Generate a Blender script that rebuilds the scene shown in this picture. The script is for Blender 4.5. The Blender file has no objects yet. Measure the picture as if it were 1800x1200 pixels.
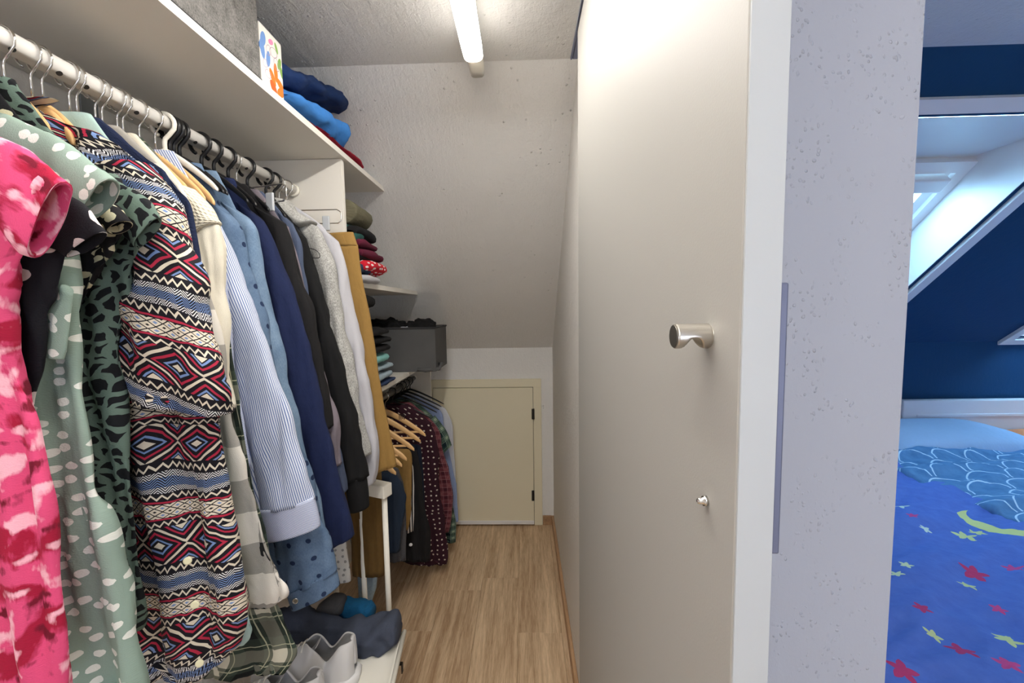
import bpy, bmesh, math, random
from mathutils import Vector, Matrix, noise

# ------------------------------------------------------------------ camera
S = bpy.context.scene
COL = S.collection
F = 720.0                      # focal length in pixels of an 1800 x 1200 frame
CAM = Vector((0, 0, 1.42))
YAW, PITCH, ROLL = math.radians(1.6), math.radians(4.5), math.radians(0.9)
_f = Vector((-math.sin(YAW)*math.cos(PITCH), math.cos(YAW)*math.cos(PITCH), -math.sin(PITCH)))
_r0 = Vector((math.cos(YAW), math.sin(YAW), 0))
_u0 = _r0.cross(_f)
_r = _r0*math.cos(ROLL) - _u0*math.sin(ROLL)
_u = _u0*math.cos(ROLL) + _r0*math.sin(ROLL)
cam = bpy.data.objects.new('camera', bpy.data.cameras.new('camera'))
cam.data.sensor_width = 36; cam.data.lens = F/1800*36; cam.data.clip_start = 0.01
M3 = Matrix((_r, _u, -_f)).transposed()
cam.matrix_world = Matrix.Translation(CAM) @ M3.to_4x4()
COL.objects.link(cam); S.camera = cam

# ------------------------------------------------------------------ world, exposure, daylight
S.view_settings.view_transform = 'Standard'; S.view_settings.look = 'None'
S.view_settings.gamma = 1; S.view_settings.use_curve_mapping = False
S.view_settings.exposure = 1.15
S.cycles.use_denoising = True
S.cycles.adaptive_threshold = .04
S.cycles.max_bounces = 7; S.cycles.diffuse_bounces = 5; S.cycles.glossy_bounces = 3
SKY_COL, SKY_STR = (0.36, 0.70, 1.0), 13.0
LAMP_STR = 5.5
TUBE_WATT = 5.3
ROOM_FILL_STR = 2.6
FLOOR_FILL_STR = 8.0
w = bpy.data.worlds.new('world'); S.world = w; w.use_nodes = True
bg = w.node_tree.nodes['Background']; bg.inputs[0].default_value = (*SKY_COL, 1); bg.inputs[1].default_value = SKY_STR

# ------------------------------------------------------------------ helpers: pixels to points
def ray(px, py):
    return (_f*F + _r*(px-900) - _u*(py-600)).normalized()
def at(px, py, Y):
    d = ray(px, py); return CAM + d*((Y-CAM.y)/d.y)
def at_x(px, py, X):
    d = ray(px, py); return CAM + d*((X-CAM.x)/d.x)
def at_z(px, py, Z):
    d = ray(px, py); return CAM + d*((Z-CAM.z)/d.z)
SL0, SLK = 3.357, 0.836           # roof slope z = SL0 - SLK*y
def at_slope(px, py):
    d = ray(px, py); t = (SL0 - SLK*CAM.y - CAM.z)/(d.z + SLK*d.y); return CAM + d*t

# ------------------------------------------------------------------ helpers: colour and node expressions
def hexc(h):
    h = h.lstrip('#'); v = [int(h[i:i+2], 16)/255 for i in (0, 2, 4)]
    return tuple((x/12.92 if x <= .04045 else ((x+.055)/1.055)**2.4) for x in v) + (1.0,)

class E:
    """a float socket with arithmetic"""
    def __init__(s, nt, k): s.nt, s.k = nt, k
    def m(s, op, *o):
        n = s.nt.nodes.new('ShaderNodeMath'); n.operation = op
        for i, v in enumerate((s,)+o):
            if isinstance(v, E): s.nt.links.new(v.k, n.inputs[i])
            else: n.inputs[i].default_value = float(v)
        return E(s.nt, n.outputs[0])
    def __add__(s, o): return s.m('ADD', o)
    __radd__ = __add__
    def __sub__(s, o): return s.m('SUBTRACT', o)
    def __rsub__(s, o): return (s*-1.0)+o
    def __mul__(s, o): return s.m('MULTIPLY', o)
    __rmul__ = __mul__
    def __truediv__(s, o): return s.m('DIVIDE', o)
    def __lt__(s, o): return s.m('LESS_THAN', o)
    def __gt__(s, o): return s.m('GREATER_THAN', o)
    def frac(s): return s.m('FRACT')
    def floor(s): return s.m('FLOOR')
    def abs(s): return s.m('ABSOLUTE')
    def sin(s): return s.m('SINE')
    def mx(s, o): return s.m('MAXIMUM', o)
    def mn(s, o): return s.m('MINIMUM', o)
    def sqrt(s): return s.m('SQRT')
    def tri(s): return ((s.frac()-0.5).abs())*2.0        # 1 at integers, 0 at halves

class MatB:
    def __init__(s, name, rough=.6, metal=0.0, spec=.5):
        s.m = bpy.data.materials.new(name); s.m.use_nodes = True
        s.nt = s.m.node_tree; s.b = s.nt.nodes['Principled BSDF']
        s.b.inputs['Roughness'].default_value = rough; s.b.inputs['Metallic'].default_value = metal
        s.b.inputs['Specular IOR Level'].default_value = spec
        s._uv = None
    def color(s, c): 
        if isinstance(c, str): c = hexc(c)
        s.b.inputs['Base Color'].default_value = c; return s
    def coord(s, kind='UV', scale=None, rot=None):
        t = s.nt.nodes.new('ShaderNodeTexCoord'); k = t.outputs[kind]
        if scale or rot:
            mp = s.nt.nodes.new('ShaderNodeMapping'); s.nt.links.new(k, mp.inputs[0])
            if scale: mp.inputs['Scale'].default_value = scale
            if rot: mp.inputs['Rotation'].default_value = rot
            k = mp.outputs[0]
        return k
    def uv(s, k=None):
        sp = s.nt.nodes.new('ShaderNodeSeparateXYZ'); s.nt.links.new(k or s.coord(), sp.inputs[0])
        return [E(s.nt, o) for o in sp.outputs]
    def noise(s, k, scale, detail=2, rough=.5, dist=0.0, out=0):
        n = s.nt.nodes.new('ShaderNodeTexNoise'); s.nt.links.new(k, n.inputs['Vector'])
        n.inputs['Scale'].default_value = scale; n.inputs['Detail'].default_value = detail
        n.inputs['Roughness'].default_value = rough; n.inputs['Distortion'].default_value = dist
        return E(s.nt, n.outputs[out])
    def voro(s, k, scale, rnd=1.0, feature='F1', out='Distance', dims='2D'):
        n = s.nt.nodes.new('ShaderNodeTexVoronoi'); s.nt.links.new(k, n.inputs['Vector']); n.feature = feature; n.voronoi_dimensions = dims
        n.inputs['Scale'].default_value = scale; n.inputs['Randomness'].default_value = rnd
        return E(s.nt, n.outputs[out])
    def rgb(s, c):
        n = s.nt.nodes.new('ShaderNodeRGB'); n.outputs[0].default_value = hexc(c) if isinstance(c, str) else c; return n.outputs[0]
    def mix(s, f, a, b):
        n = s.nt.nodes.new('ShaderNodeMix'); n.data_type = 'RGBA'
        if isinstance(f, E): s.nt.links.new(f.k, n.inputs[0])
        else: n.inputs[0].default_value = f
        for v, i in ((a, 6), (b, 7)):
            if isinstance(v, (str, tuple)): n.inputs[i].default_value = hexc(v) if isinstance(v, str) else v
            else: s.nt.links.new(v, n.inputs[i])
        return n.outputs[2]
    def ramp(s, f, stops):
        n = s.nt.nodes.new('ShaderNodeValToRGB'); s.nt.links.new(f.k, n.inputs[0])
        el = n.color_ramp.elements
        while len(el) < len(stops): el.new(0.5)
        for e, (p, c) in zip(el, stops): e.position = p; e.color = hexc(c)
        return n.outputs[0]
    def out(s, k): s.nt.links.new(k, s.b.inputs['Base Color']); return s
    def bump(s, f, strength=.3, dist=.002):
        n = s.nt.nodes.new('ShaderNodeBump'); n.inputs['Strength'].default_value = strength; n.inputs['Distance'].default_value = dist
        s.nt.links.new(f.k, n.inputs['Height']); s.nt.links.new(n.outputs[0], s.b.inputs['Normal']); return s

def plain(name, c, rough=.6, metal=0.0, spec=.5, nb=0.0, nscale=400, var=.0):
    m = MatB(name, rough, metal, spec).color(c)
    if nb or var:
        k = m.coord('Object')
        if nb: m.bump(m.noise(k, nscale, 3), nb, .001)
        if var:
            f = m.noise(k, 6, 4)
            c0 = hexc(c)
            m.out(m.mix(f, tuple(x*(1-var) for x in c0[:3])+(1,), tuple(min(1, x*(1+var)) for x in c0[:3])+(1,)))
    return m.m
def cloth(name, c, var=.18, weave=900, wb=.35, nsc=60, rough=.92):
    m = MatB(name, rough, 0, .25); k = m.coord('UV'); c0 = hexc(c)
    f = m.noise(k, nsc, 4, .6)
    m.out(m.mix(f, tuple(x*(1-var) for x in c0[:3])+(1,), tuple(min(1, x*(1+var)) for x in c0[:3])+(1,)))
    m.bump(m.noise(k, weave, 2)*.25 + m.noise(m.coord('UV', scale=(1, .33, 1)), 32, 3, .55, .6)*1.1, min(1.0, wb*1.7), .006)
    return m.m

# ------------------------------------------------------------------ helpers: objects
def tag(o, label=None, cat=None, group=None, kind=None):
    if label: o['label'] = label
    if cat: o['category'] = cat
    if group: o['group'] = group
    if kind: o['kind'] = kind
    return o
def empty(name, loc=(0, 0, 0), rz=0.0, label=None, cat=None, group=None, kind=None):
    o = bpy.data.objects.new(name, None); o.location = loc; o.rotation_euler = (0, 0, rz); o.empty_display_size = .02
    COL.objects.link(o); return tag(o, label, cat, group, kind)
def wloc(p):
    """translation of a chain of unrotated parents"""
    v = Vector((0, 0, 0))
    while p is not None: v = v + Vector(p.location); p = p.parent
    return v
def mesh_obj(name, verts, faces, mat, parent=None, uvs=None, smooth=True, local=False):
    off = Vector((0, 0, 0)) if (parent is None or local) else wloc(parent)
    me = bpy.data.meshes.new(name)
    me.from_pydata([tuple(Vector(v)-off) for v in verts], [], faces)
    if uvs:
        l = me.uv_layers.new(name='UVMap'); i = 0
        for p in me.polygons:
            for li in p.loop_indices: l.data[li].uv = uvs[i]; i += 1
    if smooth: me.polygons.foreach_set('use_smooth', [True]*len(me.polygons))
    if mat: me.materials.append(mat)
    o = bpy.data.objects.new(name, me); COL.objects.link(o)
    if parent is not None: o.parent = parent
    return o
def bm_obj(name, bm, mat, parent=None, smooth=False, local=False):
    off = Vector((0, 0, 0)) if (parent is None or local) else wloc(parent)
    if off.length: bmesh.ops.translate(bm, verts=bm.verts, vec=-off)
    bmesh.ops.recalc_face_normals(bm, faces=bm.faces)
    me = bpy.data.meshes.new(name); bm.to_mesh(me); bm.free()
    if smooth: me.polygons.foreach_set('use_smooth', [True]*len(me.polygons))
    if mat: me.materials.append(mat)
    o = bpy.data.objects.new(name, me); COL.objects.link(o)
    if parent is not None: o.parent = parent
    return o
def bm_box(bm, x0, x1, y0, y1, z0, z1, bev=0.0, seg=1, rot=None):
    r = bmesh.ops.create_cube(bm, size=1)
    vs = r['verts']
    c = Vector(((x0+x1)/2, (y0+y1)/2, (z0+z1)/2))
    for v in vs: v.co = Vector((v.co.x*(x1-x0), v.co.y*(y1-y0), v.co.z*(z1-z0)))
    if bev:
        ed = set(e for v in vs for e in v.link_edges)
        rr = bmesh.ops.bevel(bm, geom=list(ed), offset=bev, segments=seg, affect='EDGES', profile=.5)
        vs = list(set(v for f in rr['faces'] for v in f.verts) | set(v for v in vs if v.is_valid))
    for v in vs: v.co = (rot @ v.co if rot else v.co) + c
    return vs
def box(name, x0, x1, y0, y1, z0, z1, mat, parent=None, bev=0.0, seg=1, rot=None, smooth=False):
    bm = bmesh.new(); bm_box(bm, x0, x1, y0, y1, z0, z1, bev, seg, rot)
    return bm_obj(name, bm, mat, parent, smooth)
def prism(name, poly, axis, a0, a1, mat, parent=None):
    """polygon given in the two other axes, extruded along axis"""
    bm = bmesh.new()
    def P(u, v, a): return {'x': (a, u, v), 'y': (u, a, v), 'z': (u, v, a)}[axis]
    A = [bm.verts.new(P(u, v, a0)) for u, v in poly]; B = [bm.verts.new(P(u, v, a1)) for u, v in poly]
    bm.faces.new(A); bm.faces.new(B[::-1]); n = len(poly)
    for i in range(n): bm.faces.new((A[i], B[i], B[(i+1) % n], A[(i+1) % n]))
    return bm_obj(name, bm, mat, parent)

def crom(pts, sub):
    """Catmull-Rom through tuples of Vectors / floats"""
    out = []; n = len(pts)
    for i in range(n-1):
        p0, p1, p2, p3 = pts[max(i-1, 0)], pts[i], pts[i+1], pts[min(i+2, n-1)]
        for k in range(sub):
            t = k/sub
            out.append(tuple((b*2 + (c-a)*t + (a*2-b*5+c*4-d)*(t*t) + (b*3-a-c*3+d)*(t*t*t))*0.5 for a, b, c, d in zip(p0, p1, p2, p3)))
    out.append(tuple(pts[-1])); return out

FOLD = 1.7
_RING = {}
def ring_unit(ra, rb, seg, power):
    """points of a superellipse ring from the -a end round, spaced half by angle and half by arc length"""
    ratio = rb/max(ra, 1e-9); key = (round(math.log(max(ratio, 1e-4))*12), seg, power)
    if key in _RING: return _RING[key]
    N = 240; pts = []
    for i in range(N+1):
        th = math.pi + 2*math.pi*i/N; ct, st = math.cos(th), math.sin(th)
        pts.append((math.copysign(abs(ct)**(2/power), ct), math.copysign(abs(st)**(2/power), st)))
    L = [0.0]
    for i in range(N): L.append(L[-1] + math.hypot((pts[i+1][0]-pts[i][0])*1.0, (pts[i+1][1]-pts[i][1])*ratio))
    w = [.45*i/N + .55*L[i]/L[-1] for i in range(N+1)]
    out = []; k = 0
    for j in range(seg):
        t = j/seg
        while w[k+1] < t: k += 1
        f = (t-w[k])/max(1e-12, w[k+1]-w[k])
        out.append((pts[k][0]+(pts[k+1][0]-pts[k][0])*f, pts[k][1]+(pts[k+1][1]-pts[k][1])*f))
    _RING[key] = out; return out
def tube_mesh(name, rings, mat, parent=None, seg=32, sub=5, amp=.0, fx=34, fz=7, seed=0.0, power=2.3, hollow=True, ramp0=.25, wave=None, bias=0.0, lip=.92):
    """rings: (centre, half vector a, half vector b). One closed lofted surface, last end an open cuff when hollow."""
    R = crom([(Vector(c), Vector(a), Vector(b)) for c, a, b in rings], sub)
    n = len(R); verts = []; lens = [0.0]; arcs = []
    for i in range(1, n): lens.append(lens[-1] + (R[i][0]-R[i-1][0]).length)
    per = max(2.0*(a.length+b.length)*1.02 for _, a, b in R)
    for i, (c, a, b) in enumerate(R):
        k = min(1.0, ramp0 + (1-ramp0)*i/(n*.35))
        un = ring_unit(a.length, b.length, seg, power)
        for j in range(seg):
            x, y = un[j]
            P = c + a*x + b*y
            if amp:
                nr = (a.normalized()*x*b.length + b.normalized()*y*a.length)
                nr = nr.normalized() if nr.length > 1e-9 else a.normalized()
                d = noise.noise(Vector((P.x*fx+seed*7.1, P.y*fx*.6+seed, P.z*fz+seed*3.3)))
                d += .45*noise.noise(Vector((P.x*fx*2.3+seed, P.y*fx, P.z*fz*2.2-seed)))
                if wave: d += wave[1]*math.sin(P.x*wave[0] + P.z*wave[2] + seed)
                P = P + nr*max(amp*FOLD*k*(d+bias), -.7*min(a.length, b.length))
            verts.append(P)
        pts_ = []
        for j in range(seg+1):
            pts_.append(a*un[j % seg][0] + b*un[j % seg][1])
        ac = [0.0]
        for j in range(seg): ac.append(ac[-1]+(pts_[j+1]-pts_[j]).length)
        arcs.append([x_-ac[-1]/2 for x_ in ac])
    faces = []; uvs = []
    for i in range(n-1):
        for j in range(seg):
            j2 = (j+1) % seg
            faces.append((i*seg+j, i*seg+j2, (i+1)*seg+j2, (i+1)*seg+j))
            A_, B_ = arcs[i], arcs[i+1]
            uvs += [(A_[j], -lens[i]), (A_[j+1], -lens[i]), (B_[j+1], -lens[i+1]), (B_[j], -lens[i+1])]
    # start cap
    verts.append(R[0][0]); ci = len(verts)-1
    for j in range(seg): faces.append((ci, (j+1) % seg, j)); uvs += [(0, 0), (.01, 0), (0, .01)]
    last = (n-1)*seg
    if hollow:
        c, a, b = R[-1]; tdir = (R[-2][0]-c).normalized()
        for (sc, dz) in ((lip, .0), (lip*.97, .02), (lip*.6, .04)):
            base = len(verts)
            for j in range(seg):
                P = verts[(n-1)*seg+j]; verts.append(c + (P-c)*sc + tdir*dz)
            for j in range(seg):
                j2 = (j+1) % seg; faces.append((last+j, last+j2, base+j2, base+j))
                u0, u1 = j/seg*per, (j+1)/seg*per
                L = lens[-1]-dz; uvs += [(u0, -L), (u1, -L), (u1, -L+.02), (u0, -L+.02)]
            last = base
    verts.append(sum((verts[last+j] for j in range(seg)), Vector())/seg); ci = len(verts)-1
    for j in range(seg): faces.append((last+j, last+(j+1) % seg, ci)); uvs += [(0, 0), (.01, 0), (0, .01)]
    return mesh_obj(name, verts, faces, mat, parent, uvs)

def px_rings(rows, t):
    """rows (x1, y1, x2, y2, depth[, thickness]): pixel ends of each cross-section at that depth"""
    out = []
    for r in rows:
        th = r[5] if len(r) > 5 else t
        A, B = at(r[0], r[1], r[4]), at(r[2], r[3], r[4])
        out.append(((A+B)/2, (B-A)/2, Vector((0, th, 0))))
    return out
def body_rows(rows, d, lean=.0, xl=-.95):
    """rows (y, xr): a hanging body from world X = xl out to the pixel column xr"""
    out = []; y0 = rows[0][0]; y1 = rows[-1][0]
    n = len(rows)
    for i, r in enumerate(rows):
        dd = d + lean*(r[0]-y0)/(y1-y0)
        B = at(r[1], r[0], dd)
        left = r[2] if len(r) > 2 else xl
        A = Vector((left, dd, B.z))
        out.append((A, B))
    return out
def wire(name, pts, r, mat, parent=None, res=8, local=False, closed=False):
    """round wire swept along a polyline, as a mesh"""
    n = len(pts); pts = [Vector(p) for p in pts]; verts = []; faces = []
    prev = None
    for i, p in enumerate(pts):
        t = (pts[min(i+1, n-1)] - pts[max(i-1, 0)])
        t = t.normalized() if t.length else Vector((0, 0, 1))
        if prev is None:
            h = Vector((0, 1, 0)) if abs(t.y) < .9 else Vector((1, 0, 0))
            a = (h - t*h.dot(t)).normalized()
        else:
            a = (prev - t*prev.dot(t)).normalized()
        prev = a; b = t.cross(a)
        rr = r[i] if isinstance(r, (list, tuple)) else r
        for j in range(res):
            th = 2*math.pi*j/res; verts.append(p + a*(math.cos(th)*rr) + b*(math.sin(th)*rr))
    for i in range(n-1):
        for j in range(res):
            j2 = (j+1) % res; faces.append((i*res+j, i*res+j2, (i+1)*res+j2, (i+1)*res+j))
    faces.append(tuple(range(res))[::-1]); faces.append(tuple((n-1)*res+j for j in range(res)))
    return mesh_obj(name, verts, faces, mat, parent, local=local)
def lathe(name, prof, origin, axis, mat, parent=None, seg=24):
    """prof: (radius, height) along axis from origin"""
    ax = Vector(axis).normalized(); h = Vector((0, 0, 1)) if abs(ax.z) < .9 else Vector((1, 0, 0))
    a = (h-ax*h.dot(ax)).normalized(); b = ax.cross(a); o = Vector(origin); verts = []; faces = []
    for r, z in prof:
        for j in range(seg):
            th = 2*math.pi*j/seg; verts.append(o + ax*z + a*(r*math.cos(th)) + b*(r*math.sin(th)))
    for i in range(len(prof)-1):
        for j in range(seg):
            j2 = (j+1) % seg; faces.append((i*seg+j, i*seg+j2, (i+1)*seg+j2, (i+1)*seg+j))
    faces.append(tuple(range(seg))[::-1]); faces.append(tuple((len(prof)-1)*seg+j for j in range(seg)))
    o = mesh_obj(name, verts, faces, mat, parent, smooth=False)
    for p in o.data.polygons: p.use_smooth = len(p.vertices) == 4
    return o

# ------------------------------------------------------------------ surface materials
def plaster(name, c, fine=140, spots=True, strength=.5):
    m = MatB(name, .75, 0, .3); k = m.coord('Object'); c0 = hexc(c)
    m.out(m.mix(m.noise(k, 3, 4), tuple(x*.95 for x in c0[:3])+(1,), tuple(min(1, x*1.04) for x in c0[:3])+(1,)))
    h = m.noise(k, fine, 3, .6)*.35 + m.noise(k, 22, 4, .6)*.9
    if spots:
        v = m.voro(k, 38, dims='3D'); n2 = m.noise(k, 9, 2)
        h = h + ((0.16 - v).mx(0.0))*((n2-.5).mx(0.0))*60.0
    h = h + m.noise(m.coord('Object', scale=(1, .25, .25)), 60, 4, .65, .8)*.5
    m.bump(h, strength*1.6, .006); return m.m
def spatter(name, c):
    m = MatB(name, .7, 0, .3); k = m.coord('Object', scale=(1, 1, .8)); m.color(c)
    d = m.noise(k, 60, 2)
    n = m.nt.nodes.new('ShaderNodeVectorMath'); n.operation = 'ADD'; m.nt.links.new(k, n.inputs[0])
    nn = m.nt.nodes.new('ShaderNodeTexNoise'); nn.inputs['Scale'].default_value = 90; m.nt.links.new(k, nn.inputs['Vector'])
    sc = m.nt.nodes.new('ShaderNodeVectorMath'); sc.operation = 'SCALE'; sc.inputs['Scale'].default_value = .008
    m.nt.links.new(nn.outputs[1], sc.inputs[0]); m.nt.links.new(sc.outputs[0], n.inputs[1])
    v = m.voro(n.outputs[0], 210, dims='3D'); h = ((0.30-v).mx(0.0)*3.0).mn(.45)*((m.noise(k, 40, 2)-.45).mx(0.0)*6.0).mn(1.0)
    m.bump(h + m.noise(k, 300, 2)*.12, .7, .0024); return m.m
M = {}
M['plaster'] = plaster('white_plaster', '#E5E5E4')
M['wall'] = spatter('wall_spatter', '#A3A7B2')
M['wallin'] = plaster('wall_inside', '#E2DFDA', fine=90)
M['blue'] = plaster('navy_wall_paint', '#10416A', spots=False, strength=.25)
M['blueceil'] = plaster('ceiling_paint', '#D9D9DE', spots=False, strength=.2)
M['board'] = plain('white_melamine', '#E2DED5', .45, nb=.12, nscale=700)
M['door'] = plain('door_laminate', '#A5A39E', .55, nb=.1, nscale=500)
M['dooredge'] = plain('door_edge_strip', '#B4B8BA', .5)
M['cream'] = plain('cream_paint', '#E4DDC4', .5, nb=.08, nscale=300)
M['white'] = plain('white_lacquer', '#E9E9EA', .35)
M['steel'] = plain('brushed_steel', '#C2BDB4', .32, 1.0)
M['chrome'] = plain('chrome_wire', '#D8D6D2', .16, 1.0)
M['rod'] = plain('satin_rod', '#E2DFDA', .38, .0)
M['alu'] = plain('grey_aluminium', '#6A6F86', .4, .3)
M['black'] = plain('black_plastic', '#101012', .35)
M['blackmetal'] = plain('black_metal', '#1A1816', .5)
M['wplastic'] = plain('white_plastic', '#ECE8DC', .4)
def wood(name, c1, c2, scale=1.0, rough=.5, rand=True):
    m = MatB(name, rough, 0, .35); k = m.coord('Object', scale=(1, .055, 1))
    oi = m.nt.nodes.new('ShaderNodeObjectInfo'); r = E(m.nt, oi.outputs['Random'])
    vm = m.nt.nodes.new('ShaderNodeVectorMath'); vm.operation = 'ADD'; m.nt.links.new(k, vm.inputs[0])
    cb = m.nt.nodes.new('ShaderNodeCombineXYZ'); m.nt.links.new((r*37.0).k, cb.inputs[0]); m.nt.links.new((r*11.0).k, cb.inputs[1])
    m.nt.links.new(cb.outputs[0], vm.inputs[1]); k2 = vm.outputs[0]
    g = m.noise(k2, 55*scale, 5, .62, .6); big = m.noise(k2, 9*scale, 3, .5, 1.8); fine = m.noise(k2, 260*scale, 3, .7)
    f = g*.55 + big*.45 + (fine-.5)*.45 + (r-.5)*.12
    m.out(m.ramp(f, [(.28, c2), (.48, c1), (.72, c1)])) if False else m.out(m.mix(((f-.33)*2.9).mx(0.0).mn(1.0), c2, c1))
    m.bump(fine, .12, .001); return m.m
M['oak'] = wood('oak_laminate', '#E6CBA8', '#A48464')
M['oakbase'] = wood('oak_baseboard', '#C29C76', '#96765A')
M['hwood'] = plain('hanger_wood', '#DDB27A', .42, var=.12)
def emit(name, c, s):
    m = MatB(name, .5); m.color(c); m.b.inputs['Emission Color'].default_value = hexc(c) if isinstance(c, str) else c; m.b.inputs['Emission Strength'].default_value = s; return m.m
def glass(name):
    m = bpy.data.materials.new(name); m.use_nodes = True; nt = m.node_tree; b = nt.nodes['Principled BSDF']
    tr = nt.nodes.new('ShaderNodeBsdfTransparent'); gl = nt.nodes.new('ShaderNodeBsdfGlossy'); gl.inputs['Roughness'].default_value = .02
    mx = nt.nodes.new('ShaderNodeMixShader'); mx.inputs[0].default_value = .06
    nt.links.new(tr.outputs[0], mx.inputs[1]); nt.links.new(gl.outputs[0], mx.inputs[2])
    nt.links.new(mx.outputs[0], nt.nodes['Material Output'].inputs[0]); return m
M['glass'] = glass('window_glass')

# ------------------------------------------------------------------ the shell
XL, XW, XW2, XR = -1.0, .185, .328, 4.5
Y0, YK = -1.7, 2.612
ZC = 2.21; YC = (SL0-ZC)/SLK
def zs(y): return SL0 - SLK*y
ZK = zs(YK)
YD = .36                                                 # near end of the dividing wall
def st(o, label=None): o['kind'] = 'structure'; return o

fl = st(empty('floor', (0, 0, 0)))
random.seed(4)
box('floor_base', XL, XR, Y0, YK, -.05, -.008, M['oakbase'], fl)
pw = .192; pm = {}
def plank_mesh(L, wd):
    bm = bmesh.new(); bm_box(bm, 0, wd, 0, L, -.008, 0, .0009)
    me = bpy.data.meshes.new('plank'); bm.to_mesh(me); bm.free(); me.materials.append(M['oak']); return me
full = plank_mesh(1.28, pw-.0006)
x = XL; i = 0
while x < XR-.02:
    wd = min(pw, XR-x)
    y = Y0 - random.uniform(.0, 1.1)
    while y < YK:
        a, b = max(y, Y0), min(y+1.28, YK)
        if b-a > .01:
            me = full if (b-a > 1.2799 and wd == pw) else plank_mesh(b-a-.0006, wd-.0006)
            o = bpy.data.objects.new('plank', me); COL.objects.link(o); o.parent = fl; o.location = (x, a, 0)
        y += 1.28
    x += pw; i += 1

st(box('wall_left', XL-.1, XL, Y0, YK, -.05, 2.4, M['wallin']))
st(box('wall_rear', XL, XR, Y0-.1, Y0, -.05, 2.4, M['wallin']))
st(box('wall_bedroom', XR, XR+.1, Y0, YK, -.05, 2.4, M['blueceil']))
st(box('wall_back', XL, XW, YK, YK+.1, -.05, ZK+.05, M['plaster']))
st(box('wall_knee', XW2, XR, YK, YK+.1, -.05, ZK+.05, M['blue']))
# dividing wall with its end face
wr = st(prism('wall_right', [(YD, 0), (YK, 0), (YK, ZK), (YC, ZC), (YD, ZC)], 'x', XW, XW2, M['wall']))
wr.data.materials.append(M['wallin'])
for p_ in wr.data.polygons:
    if p_.normal.x < -.9: p_.material_index = 1          # closet side painted like the other inner walls
st(box('ceiling', XL, XR, Y0, YC+.0, ZC, ZC+.1, M['plaster']))
st(prism('ceiling_slope', [(YC, ZC), (YK, ZK), (YK+.1, ZK+.1), (YC, ZC+.12)], 'x', XL, XW, M['plaster']))

# bedroom roof slope with two roof-window openings
CS = 1/math.sqrt(1+SLK*SLK); SN = SLK*CS
s_ = Vector((0, CS, -SN)); n_ = Vector((0, SN, CS))
def SP(X, y, out=0.0): return Vector((X, y, zs(y))) + n_*out
e1 = at_slope(1700, 410)
W1 = dict(x0=1.02, x1=e1.x, y0=at_slope(1700, 204).y, y1=2.28)
c2 = at_slope(1768, 597)
W2 = dict(x0=c2.x+.035, x1=c2.x+.93, y0=W1['y0'], y1=c2.y-.03)
def slope_panel(name, rects, mat):
    bm = bmesh.new()
    for (x0, x1, y0, y1) in rects:
        q = [SP(x0, y0), SP(x1, y0), SP(x1, y1), SP(x0, y1)]
        q2 = [p + n_*.05 for p in q]
        A = [bm.verts.new(p) for p in q]; B = [bm.verts.new(p) for p in q2]
        bm.faces.new(A); bm.faces.new(B[::-1])
        for k in range(4): bm.faces.new((A[k], B[k], B[(k+1) % 4], A[(k+1) % 4]))
    return bm_obj(name, bm, mat)
a, b = W1, W2
st(slope_panel('ceiling_slope_bedroom', [(XW2, a['x0'], YC, YK), (a['x0'], a['x1'], YC, a['y0']), (a['x0'], a['x1'], a['y1'], YK),
    (a['x1'], b['x0'], YC, YK), (b['x0'], b['x1'], YC, b['y0']), (b['x0'], b['x1'], b['y1'], YK), (b['x1'], XR, YC, YK)], M['blue']))

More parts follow.
